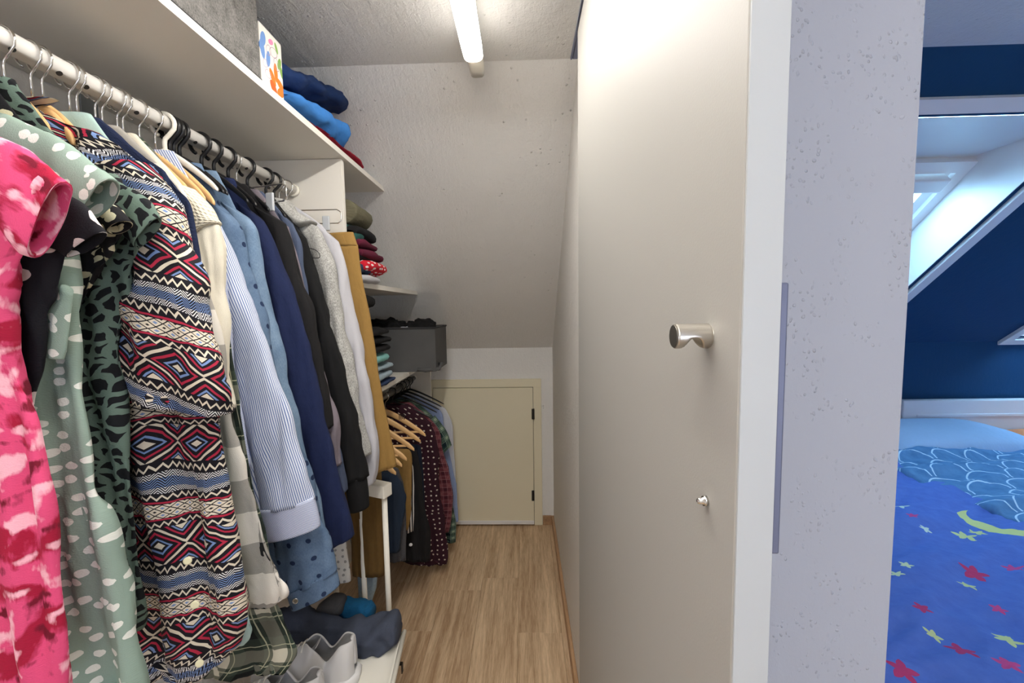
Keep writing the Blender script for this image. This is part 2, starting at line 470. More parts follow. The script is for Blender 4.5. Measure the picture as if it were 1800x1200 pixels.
def roof_window(name, W):
    r = st(empty(name, SP((W['x0']+W['x1'])/2, W['y1'])))
    x0, x1, y0, y1 = W['x0'], W['x1'], W['y0'], W['y1']
    D = .26
    def slab(nm, q, th, mat, par=None):
        """q: four points; thickness vector th"""
        bm = bmesh.new(); A = [bm.verts.new(p) for p in q]; B = [bm.verts.new(p+th) for p in q]
        bm.faces.new(A); bm.faces.new(B[::-1])
        for k in range(4): bm.faces.new((A[k], B[k], B[(k+1) % 4], A[(k+1) % 4]))
        return bm_obj(nm, bm, mat, par or r)
    # reveal: sides square to the roof, soffit level
    hy = D/SN                                            # level soffit reaches the outer plane this far along y
    top_in = SP(x0, y0); top_out_y = y0 + .30; zt = zs(y0)
    tin = Vector((0, 0, 0))
    def outp(X, y): return SP(X, y, D)
    yo = (SL0 + D/CS - zt)/SLK                         # y where the level soffit meets the outer plane
    def op(X, y): return Vector((X, y, SL0 + D/CS - SLK*y))
    q = .004
    slab('reveal_side', [SP(x1-q, y0), SP(x1-q, y1), op(x1-q, y1), op(x1-q, yo)], Vector((.003, 0, 0)), M['white'])
    slab('reveal_side', [SP(x0+q, y0), SP(x0+q, y1), op(x0+q, y1), op(x0+q, yo)], Vector((-.003, 0, 0)), M['white'])
    dz_ = Vector((0, 0, -q))
    slab('soffit', [SP(x0, y0)+dz_, SP(x1, y0)+dz_, op(x1, yo)+dz_, op(x0, yo)+dz_], Vector((0, 0, .003)), M['white'])
    dy_ = Vector((0, -q, 0))
    slab('sill', [SP(x0, y1)+dy_, SP(x1, y1)+dy_, op(x1, y1)+dy_, op(x0, y1)+dy_], Vector((0, .003, 0)), M['white'])
    # battens on the roof slope, a little outside the opening
    g, wd, th = .018, .05, -n_*.018
    def bat(xa, xb, ya, yb): slab('batten', [SP(xa, ya), SP(xb, ya), SP(xb, yb), SP(xa, yb)], th, M['white'])
    wy = wd*CS; gy = g*CS
    bat(x1+g, x1+g+wd, y0-gy-wy, y1+gy+wy); bat(x0-g-wd, x0-g, y0-gy-wy, y1+gy+wy)
    bat(x0-g-.001, x1+g+.001, y0-gy-wy, y0-gy); bat(x0-g-.001, x1+g+.001, y1+gy, y1+gy+wy)
    # sash in the outer plane
    def inn(X, y, o): return op(X, y) + n_*o
    fr = .055
    def fbar(nm, xa, xb, ya, yb, o0=-.045, tk=.05, mat=M['white'], par=None):
        return slab(nm, [inn(xa, ya, o0), inn(xb, ya, o0), inn(xb, yb, o0), inn(xa, yb, o0)], n_*tk, mat, par)
    fw = fr*CS
    fr_o = fbar('window_frame', x0, x0+fr, yo, y1); fbar('window_frame', x1-fr, x1, yo, y1)
    fbar('window_frame', x0+fr, x1-fr, yo, yo+fw); fbar('window_frame', x0+fr, x1-fr, y1-fw, y1)
    s0, s1, t0, t1 = x0+fr+.006, x1-fr-.006, yo+fw+.005, y1-fw-.005; sw = .05; sy = sw*CS
    for q in ((s0, s0+sw, t0, t1), (s1-sw, s1, t0, t1), (s0+sw, s1-sw, t0, t0+sy), (s0+sw, s1-sw, t1-sy, t1)):
        fbar('sash', *q, -.03, .04)
    fbar('pane', s0+sw, s1-sw, t0+sy, t1-sy, .0, .006, M['glass'])
    # blind cassette under the head of the frame
    P0, P1 = inn(x0+fr, yo+.075, -.055), inn(x1-fr-.03, yo+.075, -.055)
    bm = bmesh.new(); vs = bm_box(bm, -abs(P1.x-P0.x)/2, abs(P1.x-P0.x)/2, -.035, .035, -.03, .03, .008, 2, Matrix.Rotation(-math.atan(SLK), 3, 'X'))
    bmesh.ops.translate(bm, verts=bm.verts, vec=(P0+P1)/2)
    bm_obj('blind_cassette', bm, M['white'], r)
    # portal so the sky is sampled through the opening
    L = bpy.data.lights.new('daylight_portal', 'AREA'); L.shape = 'RECTANGLE'; L.size = x1-x0; L.size_y = (y1-yo)/CS
    L.cycles.is_portal = True
    o = bpy.data.objects.new('daylight_portal', L); COL.objects.link(o)
    o.location = inn((x0+x1)/2, (yo+y1)/2, .12)
    zax = n_; xax = Vector((1, 0, 0)); yax = zax.cross(xax)
    o.matrix_world = Matrix.Translation(o.location) @ Matrix((xax, yax, zax)).transposed().to_4x4()
    return r
roof_window('window_1', W1); roof_window('window_2', W2)

# baseboards
st(box('baseboard_right', XW-.014, XW-.0, 1.1, YK, 0, .06, M['oakbase'], None, .002))
bx0 = at(953, 800, YK).x
bo = st(box('baseboard_back', bx0, XW-.014, YK-.014, YK, 0, .062, M['oakbase'], None, .002))

# ------------------------------------------------------------------ eaves hatch in the knee wall
h0, h1 = at(757, 667, YK), at(951, 667, YK); hb = 0.012; ht = h0.z
x0, x1 = h0.x, h1.x; fw_ = .052
d1 = st(empty('door_1', ((x0+x1)/2, YK, 0)))
box('door_frame', x0, x1, YK-.014, YK, ht-fw_, ht, M['cream'], d1, .001)
box('door_frame', x1-fw_, x1, YK-.014, YK, 0, ht-fw_, M['cream'], d1, .001)
box('door_frame', x0, x0+.015, YK-.014, YK, 0, ht-fw_, M['cream'], d1, .001)
box('gap_backing', x0+.01, x1-.05, YK-.004, YK, 0, ht-fw_+.001, M['blackmetal'], d1)
pz0 = at(850, 917, YK).z
box('door_panel', x0+.0165, x1-fw_-.0025, YK-.024, YK-.005, .012, ht-fw_-.003, M['cream'], d1, .0015)
box('kick_strip', x0+.0165, x1-fw_-.003, YK-.03, YK-.0245, .014, .038, M['white'], d1, .001)
for py in (727, 870):
    c = at(937, py, YK-.02)
    hg = box('hinge', c.x-.009, c.x+.009, YK-.032, YK-.0145, c.z-.034, c.z+.034, M['blackmetal'], d1, .003, 2)

# ------------------------------------------------------------------ sliding door and its track
XD = .142; TD = .025
dd2, dd1 = at_x(1303, 600, XD).y, at_x(1017, 600, XD).y
ztop = at_x(1014, 62, XD).z
d2 = st(empty('door_2', (XD, (dd1+dd2)/2, 0)))
box('door_panel', XD, XD+TD, dd2+.002, dd1, .012, ztop, M['door'], d2, .0006)
box('edge_strip', XD+.0008, XD+TD-.0004, dd2, dd2+.0019, .013, ztop, M['dooredge'], d2)
kb = at_x(1246, 590, XD)
ky = kb.y
prof = [(.0088, .0), (.0095, .0012), (.0095, .0225), (.0089, .0235)]
# knob with a finger groove cut into its underside
def knob():
    seg, nz = 32, 26; verts = []; faces = []; R0, L = .0096, .0265
    for i in range(nz+1):
        t = i/nz
        for j in range(seg):
            th = 2*math.pi*j/seg; r = R0*(.93 if i in (0, nz) else 1)
            cy, cz = r*math.sin(th), r*math.cos(th)
            g = math.exp(-((t-.5)/.24)**4)*.0085                # groove
            zmin = -R0 + g
            if cz < zmin: cz = zmin
            verts.append(Vector((XD - .0002 - t*L, ky + cy, kb.z + cz)))
    for i in range(nz):
        for j in range(seg):
            j2 = (j+1) % seg; faces.append((i*seg+j, i*seg+j2, (i+1)*seg+j2, (i+1)*seg+j))
    faces.append(tuple(range(seg))); faces.append(tuple(nz*seg+j for j in range(seg))[::-1])
    o = mesh_obj('knob', verts, faces, M['steel'], d2, smooth=False)
    for p in o.data.polygons: p.use_smooth = len(p.vertices) == 4
    return o
kn = knob(); kn['label'] = 'brushed steel cylinder knob with finger groove'
lathe('end_disc', [(.0084, 0), (.0084, .0004)], (XD-.0267, ky, kb.z), (-1, 0, 0), plain('dark_steel', '#7C7973', .45, 1.0), kn)
nb = at_x(1243, 880, XD)
nut = lathe('cap_nut', [(.0034, .0), (.0034, .0028), (.0026, .0034), (.0026, .006), (.0018, .0076), (.0006, .0082)], (XD, nb.y, nb.z), (-1, 0, 0), M['chrome'], d2, 20)
lathe('hex_collar', [(.0042, .0003), (.0042, .003)], (XD, nb.y, nb.z), (-1, 0, 0), M['chrome'], nut, 6)
ha, hb_ = at(1371, 497, dd2+.006), at(1364, 968, dd2+.006)
box('bar_handle', XD+TD+.0002, XD+TD+.0058, dd2+.002, dd2+.009, hb_.z, ha.z, M['alu'], d2, .0012, 2)
tk = st(empty('trim_1', (XD, .4, ztop)))
ye = at_x(1007, 95, XD+.004).y
box('track_rail', XD+.002, XD+.02, Y0+.4, ye, ztop+.008, ztop+.04, M['alu'], tk, .002)
box('track_lip', XD-.003, XD+.0018, Y0+.4, ye, ztop+.008, ztop+.015, M['alu'], tk)

# ------------------------------------------------------------------ ceiling tube lamp
pe = at(829, 82, 1.18); lx = at(829, 80, 1.18).x
lz = pe.z
lm = emit('tube_glow', '#FFF8EE', LAMP_STR)
def tube_lamp(ye, lamp_len, label):
    lamp = empty('tube_lamp', (lx, ye-lamp_len/2, ZC), label=label, cat='lamp', group='tube lamps on the closet ceiling')
    ys = ye-lamp_len
    ri = [(ys, .85), (ys+.006, 1), ((ys+ye)/2, 1), (ye-.006, 1), (ye, .85)]
    tube_mesh('diffuser', [(Vector((lx, y_, lz)), Vector((.0285*k, 0, 0)), Vector((0, 0, .019*k))) for y_, k in ri], lm, lamp, 28, 3, hollow=False, power=2.5)
    ri = [(ys-.01, .9), (ys+.3, 1), (ye-.3, 1), (ye+.115, 1), (ye+.125, .85)]
    tube_mesh('housing', [(Vector((lx, y_, lz+.021)), Vector((.0225*k, 0, 0)), Vector((0, 0, .024*k))) for y_, k in ri], M['wplastic'], lamp, 24, 3, hollow=False, power=4)
    L = bpy.data.lights.new('tube_light', 'AREA'); L.shape = 'RECTANGLE'; L.size = .05; L.size_y = lamp_len-.02
    L.energy = TUBE_WATT; L.color = (1.0, .965, .91)
    lo = bpy.data.objects.new('tube_light', L); COL.objects.link(lo); lo.parent = lamp
    lo.location = (0, 0, lz-.0205-ZC)
    box('mount', lx-.018, lx+.018, ys+.1, ye-.05, lz+.042, ZC, M['wplastic'], lamp, .002)
tube_lamp(1.18, 1.2, 'long white glowing tube lamp above the aisle, ending at the slope')
tube_lamp(-.2, 1.2, 'second tube lamp added behind the viewer as fill light')  # added out of view to brighten the clothes from the front

# ------------------------------------------------------------------ round ceiling lamp added behind the camera as unseen fill light
rl = empty('fill_ceiling_lamp', (1.35, -.75, ZC), label='round fill lamp added out of view over the bedroom passage', cat='lamp')
lathe('base_plate', [(.19, 0), (.2, -.02)], (1.35, -.75, ZC), (0, 0, 1), M['white'], rl, 40)
lathe('lamp_shade', [(.24, -.02), (.25, -.04), (.24, -.075), (.2, -.1), (.1, -.115), (.02, -.118)], (1.35, -.75, ZC), (0, 0, 1), emit('ceiling_fill_glow', '#E4ECFF', ROOM_FILL_STR), rl, 40)

# globe floor lamp added behind the camera to soften contrast from the front
fl_ = empty('fill_floor_lamp', (.75, -1.35, 0), label='globe fill lamp on a pole, added behind the viewer', cat='lamp')
lathe('base_plate', [(.14, 0), (.14, .012), (.02, .022)], (.75, -1.35, 0), (0, 0, 1), M['white'], fl_, 40)
lathe('pole', [(.011, .02), (.011, 1.0)], (.75, -1.35, 0), (0, 0, 1), M['white'], fl_, 16)
lathe('lamp_shade', [(.02, 1.0)]+[(.17*math.sin(a), 1.165-.17*math.cos(a)) for a in [i*math.pi/14 for i in range(1, 14)]]+[(.004, 1.335)], (.75, -1.35, 0), (0, 0, 1), emit('globe_fill_glow', '#DDE7FF', FLOOR_FILL_STR), fl_, 40)

# ------------------------------------------------------------------ shelving
XS = -.567; XROD, ZROD = -.7386, CAM.z+.395
ZS0, ZS1 = CAM.z+.493, CAM.z+.510
def yslope(z): return (SL0-z)/SLK
def shelf_board(name, z0, z1, ya, label, yend=None):
    if yend is None:
        poly = [(ya, z0), (yslope(z0)-.003, z0), (yslope(z1)-.003, z1), (ya, z1)]
    else:
        poly = [(ya, z0), (yend, z0), (yend, z1), (ya, z1)]
    o = prism(name, poly, 'x', XL+.002, XS, M['board'])
    return tag(o, label, 'shelf')
YP = 1.347                                              # upright panel
shelf_board('top_shelf', ZS0, ZS1, -1.2, 'long white shelf board above the main clothes rail')
up = box('shelf_upright', XL+.002, XS-.012, YP, YP+.018, CAM.z-.40, ZS0-.001, M['board'], None, .0006)
tag(up, 'white upright panel where the main clothes rail ends', 'panel')
Z2 = CAM.z+.104; Z3 = CAM.z-.318
shelf_board('wall_shelf', Z2-.019, Z2, YP+.0185, 'short white shelf carrying folded knitwear under the sloping ceiling')
shelf_board('wall_shelf', Z3-.002, Z3+.018, YP+.0185, 'white shelf carrying the grey felt bin above the low rail', 2.5)
ep = box('end_panel', XL+.002, XS-.012, 2.5, 2.518, 0, Z3+.016, M['board'], None, .0006)
tag(ep, 'white end panel beside the eaves hatch behind the hanging shirts', 'panel')

def rail(name, x, z, y0, y1, rr, label, mat, holes):
    r = empty(name, (x, (y0+y1)/2, z), label=label, cat='clothes rail')
    prof = []
    verts = []; faces = []; n = 28
    for yy in (y0, y1):
        for j in range(n):
            th = 2*math.pi*j/n; cx, cz = rr*math.sin(th), rr*math.cos(th)
            cz = max(cz, -rr*.72)
            verts.append((x+cx, yy, z+cz))
    for j in range(n): faces.append((j, (j+1) % n, n+(j+1) % n, n+j))
    faces += [tuple(range(n))[::-1], tuple(range(n, 2*n))]
    t = mesh_obj('tube', verts, faces, mat, r, smooth=False)
    for p in t.data.polygons: p.use_smooth = len(p.vertices) == 4
    for yy, k in ((y1-.012, 1),):
        lathe('end_socket', [(rr*1.22, 0), (rr*1.22, .011)], (x, yy, z), (0, 1, 0), M['wplastic'], r, 28)
    for hy in holes:
        lathe('slot', [(.0042, 0), (.0042, .0012)], (x+rr*.62, hy, z-rr*.70), (.62, 0, -.70), M['black'], r, 14)
    return r
rl1 = rail('clothes_rail', XROD, ZROD, -.5, YP-.001, .0165, 'pale satin metal clothes rail under the long top shelf', M['rod'], [.60, .66, .70, .79, .84, .88, .90, .93, 1.1, 1.19, 1.285, 1.31])
bk = at_x(155, 195, -.80)
box('support_plate', -.80, -.796, bk.y-.016, bk.y+.016, at_x(155, 218, -.8).z, at_x(155, 172, -.8).z, plain('zinc_plate', '#7E868C', .4, .9), rl1, .001)
XR2, ZR2 = -.68, CAM.z-.415
rail('clothes_rail', XR2, ZR2, YP+.0185, 2.4995, .0135, 'short dark steel clothes rail under the low shelf', plain('dark_rail', '#6E6860', .35, .9), [])

# ------------------------------------------------------------------ cloth materials
M['navy'] = cloth('navy_twill', '#1B2445', weave=700)
M['navyk'] = cloth('navy_knit', '#1E2742', weave=350, wb=.8)
M['black_c'] = cloth('black_jersey', '#1B1A1B', nsc=40)
M['black_d'] = cloth('black_sweat', '#161617', nsc=40)
M['heather'] = cloth('blue_heather', '#4A546A', var=.4, nsc=500)
M['taupe'] = cloth('taupe_jersey', '#7A7178', nsc=80)
M['mustard'] = cloth('mustard_twill', '#93733F', var=.1)
M['brown'] = cloth('brown_twill', '#6A502A', var=.15)
M['lgrey'] = cloth('light_grey_sweat', '#B9B8BD', var=.22, nsc=700)
M['cream_c'] = cloth('cream_cotton', '#D9D2C0', var=.06)
M['mint'] = cloth('mint_rib', '#A9C2BB')
M['jeans'] = cloth('dark_jeans', '#202B3A', var=.35, nsc=300)
M['jeansgrey'] = cloth('faded_dark_jeans', '#4B4A4C', var=.35, nsc=120)
M['jeanslight'] = cloth('light_jeans', '#93A3AC', var=.3, nsc=120)
M['olive'] = cloth('olive_twill', '#85683A', var=.15)
M['navytr'] = cloth('navy_trouser', '#181D2B')
M['ltblue'] = cloth('light_blue_cotton', '#8E9EC4', var=.1)
M['whitec'] = cloth('white_cotton', '#C9CCD4', var=.05)
M['royal'] = cloth('royal_blue_fleece', '#3D7CC4', var=.12)
M['deepnavy'] = cloth('deep_navy_fleece', '#1E3562', var=.15)
M['red'] = cloth('dark_red_cotton', '#9A1E33', var=.15)
M['burg'] = cloth('burgundy_knit', '#5A1A30', var=.15)
M['khaki'] = cloth('khaki_knit', '#5E5A48', var=.2, weave=220, wb=1.0)
M['teal'] = cloth('teal_jersey', '#28544F', var=.1)
M['fuzzy'] = cloth('teal_fuzzy', '#135178', var=.3, weave=300, wb=1.0)
M['slate'] = cloth('slate_jersey', '#454B5A', var=.2, nsc=400)
M['salmon'] = cloth('salmon_cotton', '#C0685E')
M['navyfold'] = cloth('navy_fold', '#2D3B58')

def grey_marl():
    m = MatB('grey_marl', .95, 0, .2); k = m.coord('UV', scale=(1.6, .7, 1))
    f = m.noise(k, 260, 4, .7); g = m.noise(k, 40, 3)
    m.out(m.mix(((f-.38)*3.2+ (g-.5)).mx(0.0).mn(1.0), '#84837F', '#C9C8C3')); m.bump(f, .4, .0012); return m.m
M['marl'] = grey_marl()
def pink():
    m = MatB('pink_brush_print', .85, 0, .25); k = m.coord('UV', scale=(1, 1.0, 1))
    a = m.noise(k, 22, 2, .5, .2); b = m.noise(k, 30, 2, .5, .2); f2 = m.noise(m.coord('UV', scale=(1, .25, 1)), 420, 2)
    x = a + (f2-.5)*.10; y = b + (f2-.5)*.10
    c = m.mix((x-.40).mx(0.0)*12.0 .__class__(m.nt, ((x-.40)*12.0).mx(0.0).mn(1.0).k) if False else ((x-.42)*14.0).mx(0.0).mn(1.0), '#A01838', '#D84C78')
    c = m.mix(((y-.535)*14.0).mx(0.0).mn(1.0), c, '#EFB2C0')
    c = m.mix(((.40-y)*16.0).mx(0.0).mn(1.0), c, '#701228')
    m.out(c); m.bump(m.noise(m.coord('UV', scale=(1, 2.6, 1)), 380, 2), .5, .0012); return m.m
M['pink'] = pink()
def dots(name, base, dot, scale, thr, rnd=.75, sx=1.0, sy=1.0, bumps=420):
    m = MatB(name, .85, 0, .25); k = m.coord('UV', scale=(sx, sy, 1))
    n = m.noise(k, scale*4, 2)
    v = m.voro(k, scale, rnd) + (n-.5)*.12
    m.out(m.mix((v < thr), base, dot)); m.bump(m.noise(m.coord('UV', scale=(1, 2.2, 1)), bumps, 2), .5, .0012); return m.m
M['sage'] = dots('sage_white_dots', '#889C90', '#DADCD4', 46, .26, .7, .85, 1.1)
M['bdots'] = dots('black_white_dots', '#14141A', '#CFC6C2', 24, .19, .6, 1.0, 1.0)
M['bcream'] = dots('black_cream_marks', '#18171A', '#CFC8A8', 52, .30, .8, .8, 1.2)
M['burgdots'] = dots('burgundy_white_marks', '#321622', '#C9BDB0', 34, .15, .4, 1, 1)
M['starpj'] = dots('white_star_print', '#C9C7C2', '#8B8A88', 44, .2, .5)
def leopard():
    m = MatB('green_leopard', .85, 0, .25); k = m.coord('UV', scale=(1.0, .95, 1)); n = m.noise(k, 60, 2)
    n2 = m.nt.nodes.new('ShaderNodeVectorMath'); n2.operation = 'ADD'; m.nt.links.new(k, n2.inputs[0])
    nn = m.nt.nodes.new('ShaderNodeTexNoise'); nn.inputs['Scale'].default_value = 38; m.nt.links.new(k, nn.inputs['Vector'])
    sc = m.nt.nodes.new('ShaderNodeVectorMath'); sc.operation = 'SCALE'; sc.inputs['Scale'].default_value = .025
    m.nt.links.new(nn.outputs[1], sc.inputs[0]); m.nt.links.new(sc.outputs[0], n2.inputs[1])
    v = m.voro(n2.outputs[0], 56, .9); e = m.voro(n2.outputs[0], 56, .9, 'DISTANCE_TO_EDGE')
    m.out(m.mix((e > .19), '#62756A', '#15171A')); m.bump(m.noise(m.coord('UV', scale=(1, 2.2, 1)), 420, 2), .5, .0012); return m.m
M['leopard'] = leopard()
def aztec(name='geometric_print', sk=0.0, off=0.0):
    m = MatB(name, .8, 0, .25); u, v, _ = m.uv()
    wob = m.noise(m.coord('UV'), 14, 2); wob2 = m.noise(m.coord('UV'), 9, 1)
    u = u*1.22 + off; v = v*1.22 + u*sk + off
    v = v + (wob-.5)*.03; u = u + (wob2-.5)*.03
    Pp = .2; q = (v/Pp*-1.0).frac()*Pp
    K, CR, RD, BL, WH = '#131118', '#CFC5B2', '#A3253F', '#7088B6', '#D6D5D4'
    def band(a, b): return (q > a)*(q < b)
    def stripe(x, a, b): return (x > a)*(x < b)
    col = m.rgb(K)
    mm = (u/.088).tri() + ((q-.0375).abs())/.0375
    B0 = band(0, .075)
    for a, b, c in ((-1, .22, CR), (.38, .5, BL), (.70, .83, RD), (1.0, 1.15, CR), (1.36, 1.49, RD), (1.62, 1.72, BL), (1.78, 2.1, CR)):
        col = m.mix(stripe(mm, a, b)*B0, col, c)
    def zig(c, amp, L, t, color, cur):
        d = (q - c - ((u/L).tri()-.5)*amp).abs()
        return m.mix((d < t), cur, color)
    col = zig(.085, .0085, .0135, .0022, CR, col); col = zig(.138, .0085, .0135, .0022, CR, col); col = zig(.1935, .008, .0135, .0021, CR, col)
    ch = ((q + (u/.017).tri()*.0095)/.0043).frac()
    B1 = band(.094, .130)
    col = m.mix((ch < .42)*B1, col, WH); col = m.mix((ch < .42)*band(.104, .120), col, BL)
    for c in (.1485, .1835): col = zig(c, .0025, .05, .0017, RD, col)
    dm = (u/.021).tri() + ((q-.152)/.0143).tri()
    B2 = band(.152, .1806)
    col = m.mix(B2, col, CR); col = m.mix(stripe(dm, .84, 1.12)*B2, col, K); col = m.mix((dm < .34)*B2, col, BL); col = m.mix((dm > 1.72)*B2, col, K)
    m.out(col); m.bump(m.noise(m.coord('UV'), 900, 2), .25, .001); return m.m
M['aztec'] = aztec(); M['aztec2'] = aztec('geometric_print_bias', .28, .12)
def buffalo():
    m = MatB('buffalo_check', .9, 0, .2); u, v, _ = m.uv(); P_ = .125
    a = (((u+.07)/P_).frac() < .6); b = ((v/P_).frac() < .5); n = m.noise(m.coord('UV'), 700, 2)
    s = a + b
    c = m.mix(s*.5 + (n-.5)*.12, '#222225', '#D2CCC2')
    m.out(c); m.bump(n, .4, .001); return m.m
M['buffalo'] = buffalo()
def tartan(name, base, dark, light, thin, P_=.11):
    m = MatB(name, .9, 0, .2); u, v, _ = m.uv(); n = m.noise(m.coord('UV'), 800, 2)
    def cross(x): return x.frac()
    cu, cv = (u/P_).frac(), (v/P_).frac()
    du = ((cu > .1)*(cu < .42)); dv = ((cv > .1)*(cv < .42)); wu = ((cu > .58)*(cu < .85)); wv = ((cv > .58)*(cv < .85))
    c = m.mix((du+dv)*.5, base, dark); c = m.mix(wu*wv*.9, c, light); c = m.mix((wu+wv)*.18, c, light)
    for x in (cu, cv):
        c = m.mix(((x-.5).abs() < .012), c, thin); c = m.mix(((x-.93).abs() < .009), c, thin)
    m.out(c); m.bump(n, .4, .001); return m.m
M['tartan'] = tartan('green_tartan', '#343F36', '#121516', '#C2BEAC', '#9C9D86')
M['redplaid'] = tartan('red_plaid', '#5E2A33', '#3C1A25', '#7F4B50', '#A78387', .045)
M['greenplaid'] = tartan('green_plaid', '#2F4B44', '#16242C', '#8FA08A', '#9AA79A', .06)
def stripes(name, p, c1, c2, duty=.5, diag=0.0):
    m = MatB(name, .85, 0, .25); u, v, _ = m.uv()
    f = ((u + v*diag)/p).frac()
    m.out(m.mix((f < duty), c2, c1)); m.bump(m.noise(m.coord('UV'), 900, 2), .25, .001); return m.m
M['stripe'] = stripes('blue_white_stripe', .0042, '#5E70A0', '#D3D8E4', .42)
M['stripecuff'] = stripes('blue_white_stripe_cuff', .0042, '#5E70A0', '#D3D8E4', .42, 1.3)
M['bwstripe'] = stripes('black_white_stripe', .012, '#16151A', '#D8D4CE', .5)
def denim(name, base, light, dot=None):
    m = MatB(name, .9, 0, .25); k = m.coord('UV'); n = m.noise(m.coord('UV', scale=(1, .35, 1)), 500, 3, .7); w_ = m.noise(k, 22, 4)
    c = m.mix(((n-.5)*.9 + w_).mx(0.0).mn(1.0), base, light)
    if dot:
        v = m.voro(k, 22, .25); c = m.mix((v < .13), c, dot)
    m.out(c); m.bump(n, .4, .001); return m.m
M['denim1'] = denim('dotted_denim', '#3C5270', '#70869F', '#1F2E4C')
M['denim2'] = denim('faded_denim', '#4A637F', '#869CB2')
def waffle():
    m = MatB('cream_waffle', .9, 0, .2); u, v, _ = m.uv()
    f = (u/.0075).tri()*(v/.0075).tri()
    m.out(m.mix(f, '#E0D8C4', '#BFB49C')); m.bump(f*-1.0, .9, .003); return m.m
M['waffle'] = waffle()
M['button_c'] = plain('cream_button', '#DDD8B4', .3)
M['button_d'] = plain('dark_button', '#3E3A38', .4)

# ------------------------------------------------------------------ garments on the main rail
def neck_ring(d, x=None, z=None, hw=.055):
    x = XROD if x is None else x; z = ZROD-.075 if z is None else z
    return (Vector((x, d, z)), Vector((hw, 0, 0)), Vector((0, .012, 0)))
def ab(A, B, t): return ((A+B)/2, (B-A)/2, Vector((0, t, 0)))
def mirror_left(B, x=None, amin=-.985):
    x = XROD if x is None else x
    return Vector((max(2*x-B.x, amin), B.y, B.z))
SEED = [1.0]
def garment(name, label, cat, d, mat, rows=None, sleeve=None, t=.016, st_=.022, lean=.03, hem=.72, amp=.006, samp=.006, neck=True, group='clothes on the main rail', collar=None, fx=30, fz=6, smat=None, x=None, zr=None, hollow_s=True, wave=None, sdep=0.0, bmat=None):
    """rows (py, px right edge) give the body outline; sleeve rows (x1, y1, x2, y2) the outer sleeve"""
    SEED[0] += 1.37; sd = SEED[0]
    xc = XROD if x is None else x; z_r = ZROD if zr is None else zr
    root = empty(name, (xc, d, hem), label=label, cat=cat, group=group)
    if rows is None:
        rows = []
        for (x1, y1, x2, y2) in sleeve: rows.append(((y1+y2)/2, (x1*.45+x2*.55)))
    n = len(rows); R = []
    if neck: R.append(neck_ring(d, xc, z_r-.075))
    y0, y1 = rows[0][0], rows[-1][0]
    for i, r in enumerate(rows):
        k = (r[0]-y0)/max(1, (y1-y0)); dd = d + lean*k
        B = at(r[1], r[0], dd); A = mirror_left(B, xc)
        if len(r) > 2: A = Vector((at(r[2], r[0], dd).x, dd, B.z))
        R.append(ab(A, B, t*(.6+.4*min(1, k*4))))
    if R[-1][0].z > hem + .05 and sleeve is not None:
        c, a, b = R[-1]; R.append((Vector((c.x-.01, c.y+.01, hem)), a*1.02, b))
    tube_mesh('body', R, bmat or mat, root, 110, 6, amp*1.25, fx*1.5, fz*.8, sd, 2.2, True, wave=wave)
    if sleeve:
        rr = []; m_ = len(sleeve); ya, yb = (sleeve[0][1]+sleeve[0][3])/2, (sleeve[-1][1]+sleeve[-1][3])/2
        for i, (x1, yy1, x2, yy2) in enumerate(sleeve):
            k = ((yy1+yy2)/2-ya)/max(1, (yb-ya)); dd = d - sdep + lean*k
            A, B = at(x1, yy1, dd), at(x2, yy2, dd)
            th = st_*(.55+.45*min(1, i/2.0))
            rr.append(((A+B)/2, (B-A)/2, Vector((0, th, 0))))
        tube_mesh('sleeve', rr, smat or mat, root, 48, 6, samp*1.2, fx*1.3, fz*1.2, sd+5, 2.2, hollow_s)
    return root
def extra(root, name, rows, d, mat, t, amp=.003, seg=32, power=2.2, hollow=True, lip=.9, fx=30, fz=8):
    SEED[0] += .77
    rr = [(r[0], r[1], r[2], r[3], (r[4] if len(r) > 4 else d)) for r in rows]
    return tube_mesh(name, px_rings(rr, t), mat, root, seg, 5, amp, fx, fz, SEED[0], power, hollow, lip=lip)
def button(root, px, py, d, r=.006, mat=None, nrm=(.35, -1, .1)):
    p = at(px, py, d)
    return lathe('button', [(r, 0), (r*1.02, .0012), (r*.8, .0022), (r*.45, .0016)], p, nrm, mat or M['button_c'], root, 18)

# pink blouse, nearest the camera
g = garment('blouse', 'pink and crimson brush print blouse hanging nearest, at the left edge', 'blouse', .42, M['pink'],
    [(238, -25), (275, 40), (330, 66), (400, 58), (470, 36), (560, 14), (650, 28), (760, 62), (850, 82), (950, 97), (1080, 109), (1230, 120)], t=.02, lean=.01, amp=.007, hem=.6)
extra(g, 'sleeve', [(-30, 330, 0, 240), (10, 390, 50, 265), (40, 440, 88, 290), (62, 452, 117, 322)], .40, M['pink'], .013, .003, lip=.9)
# black blouse with pale marks
g = garment('blouse', 'black short sleeved blouse with scattered white spots beside the pink one', 'blouse', .452, M['bdots'],
    [(300, 20), (345, 95), (400, 122), (463, 114), (511, 101), (560, 83), (612, 73), (661, 68), (720, 55), (900, 40), (1080, 30)], t=.014, lean=.01, amp=.006, hem=.7)
extra(g, 'sleeve', [(30, 410, 60, 318), (70, 430, 120, 340), (100, 445, 160, 372), (116, 455, 187, 408)], .45, M['bdots'], .011, .003, lip=.9)
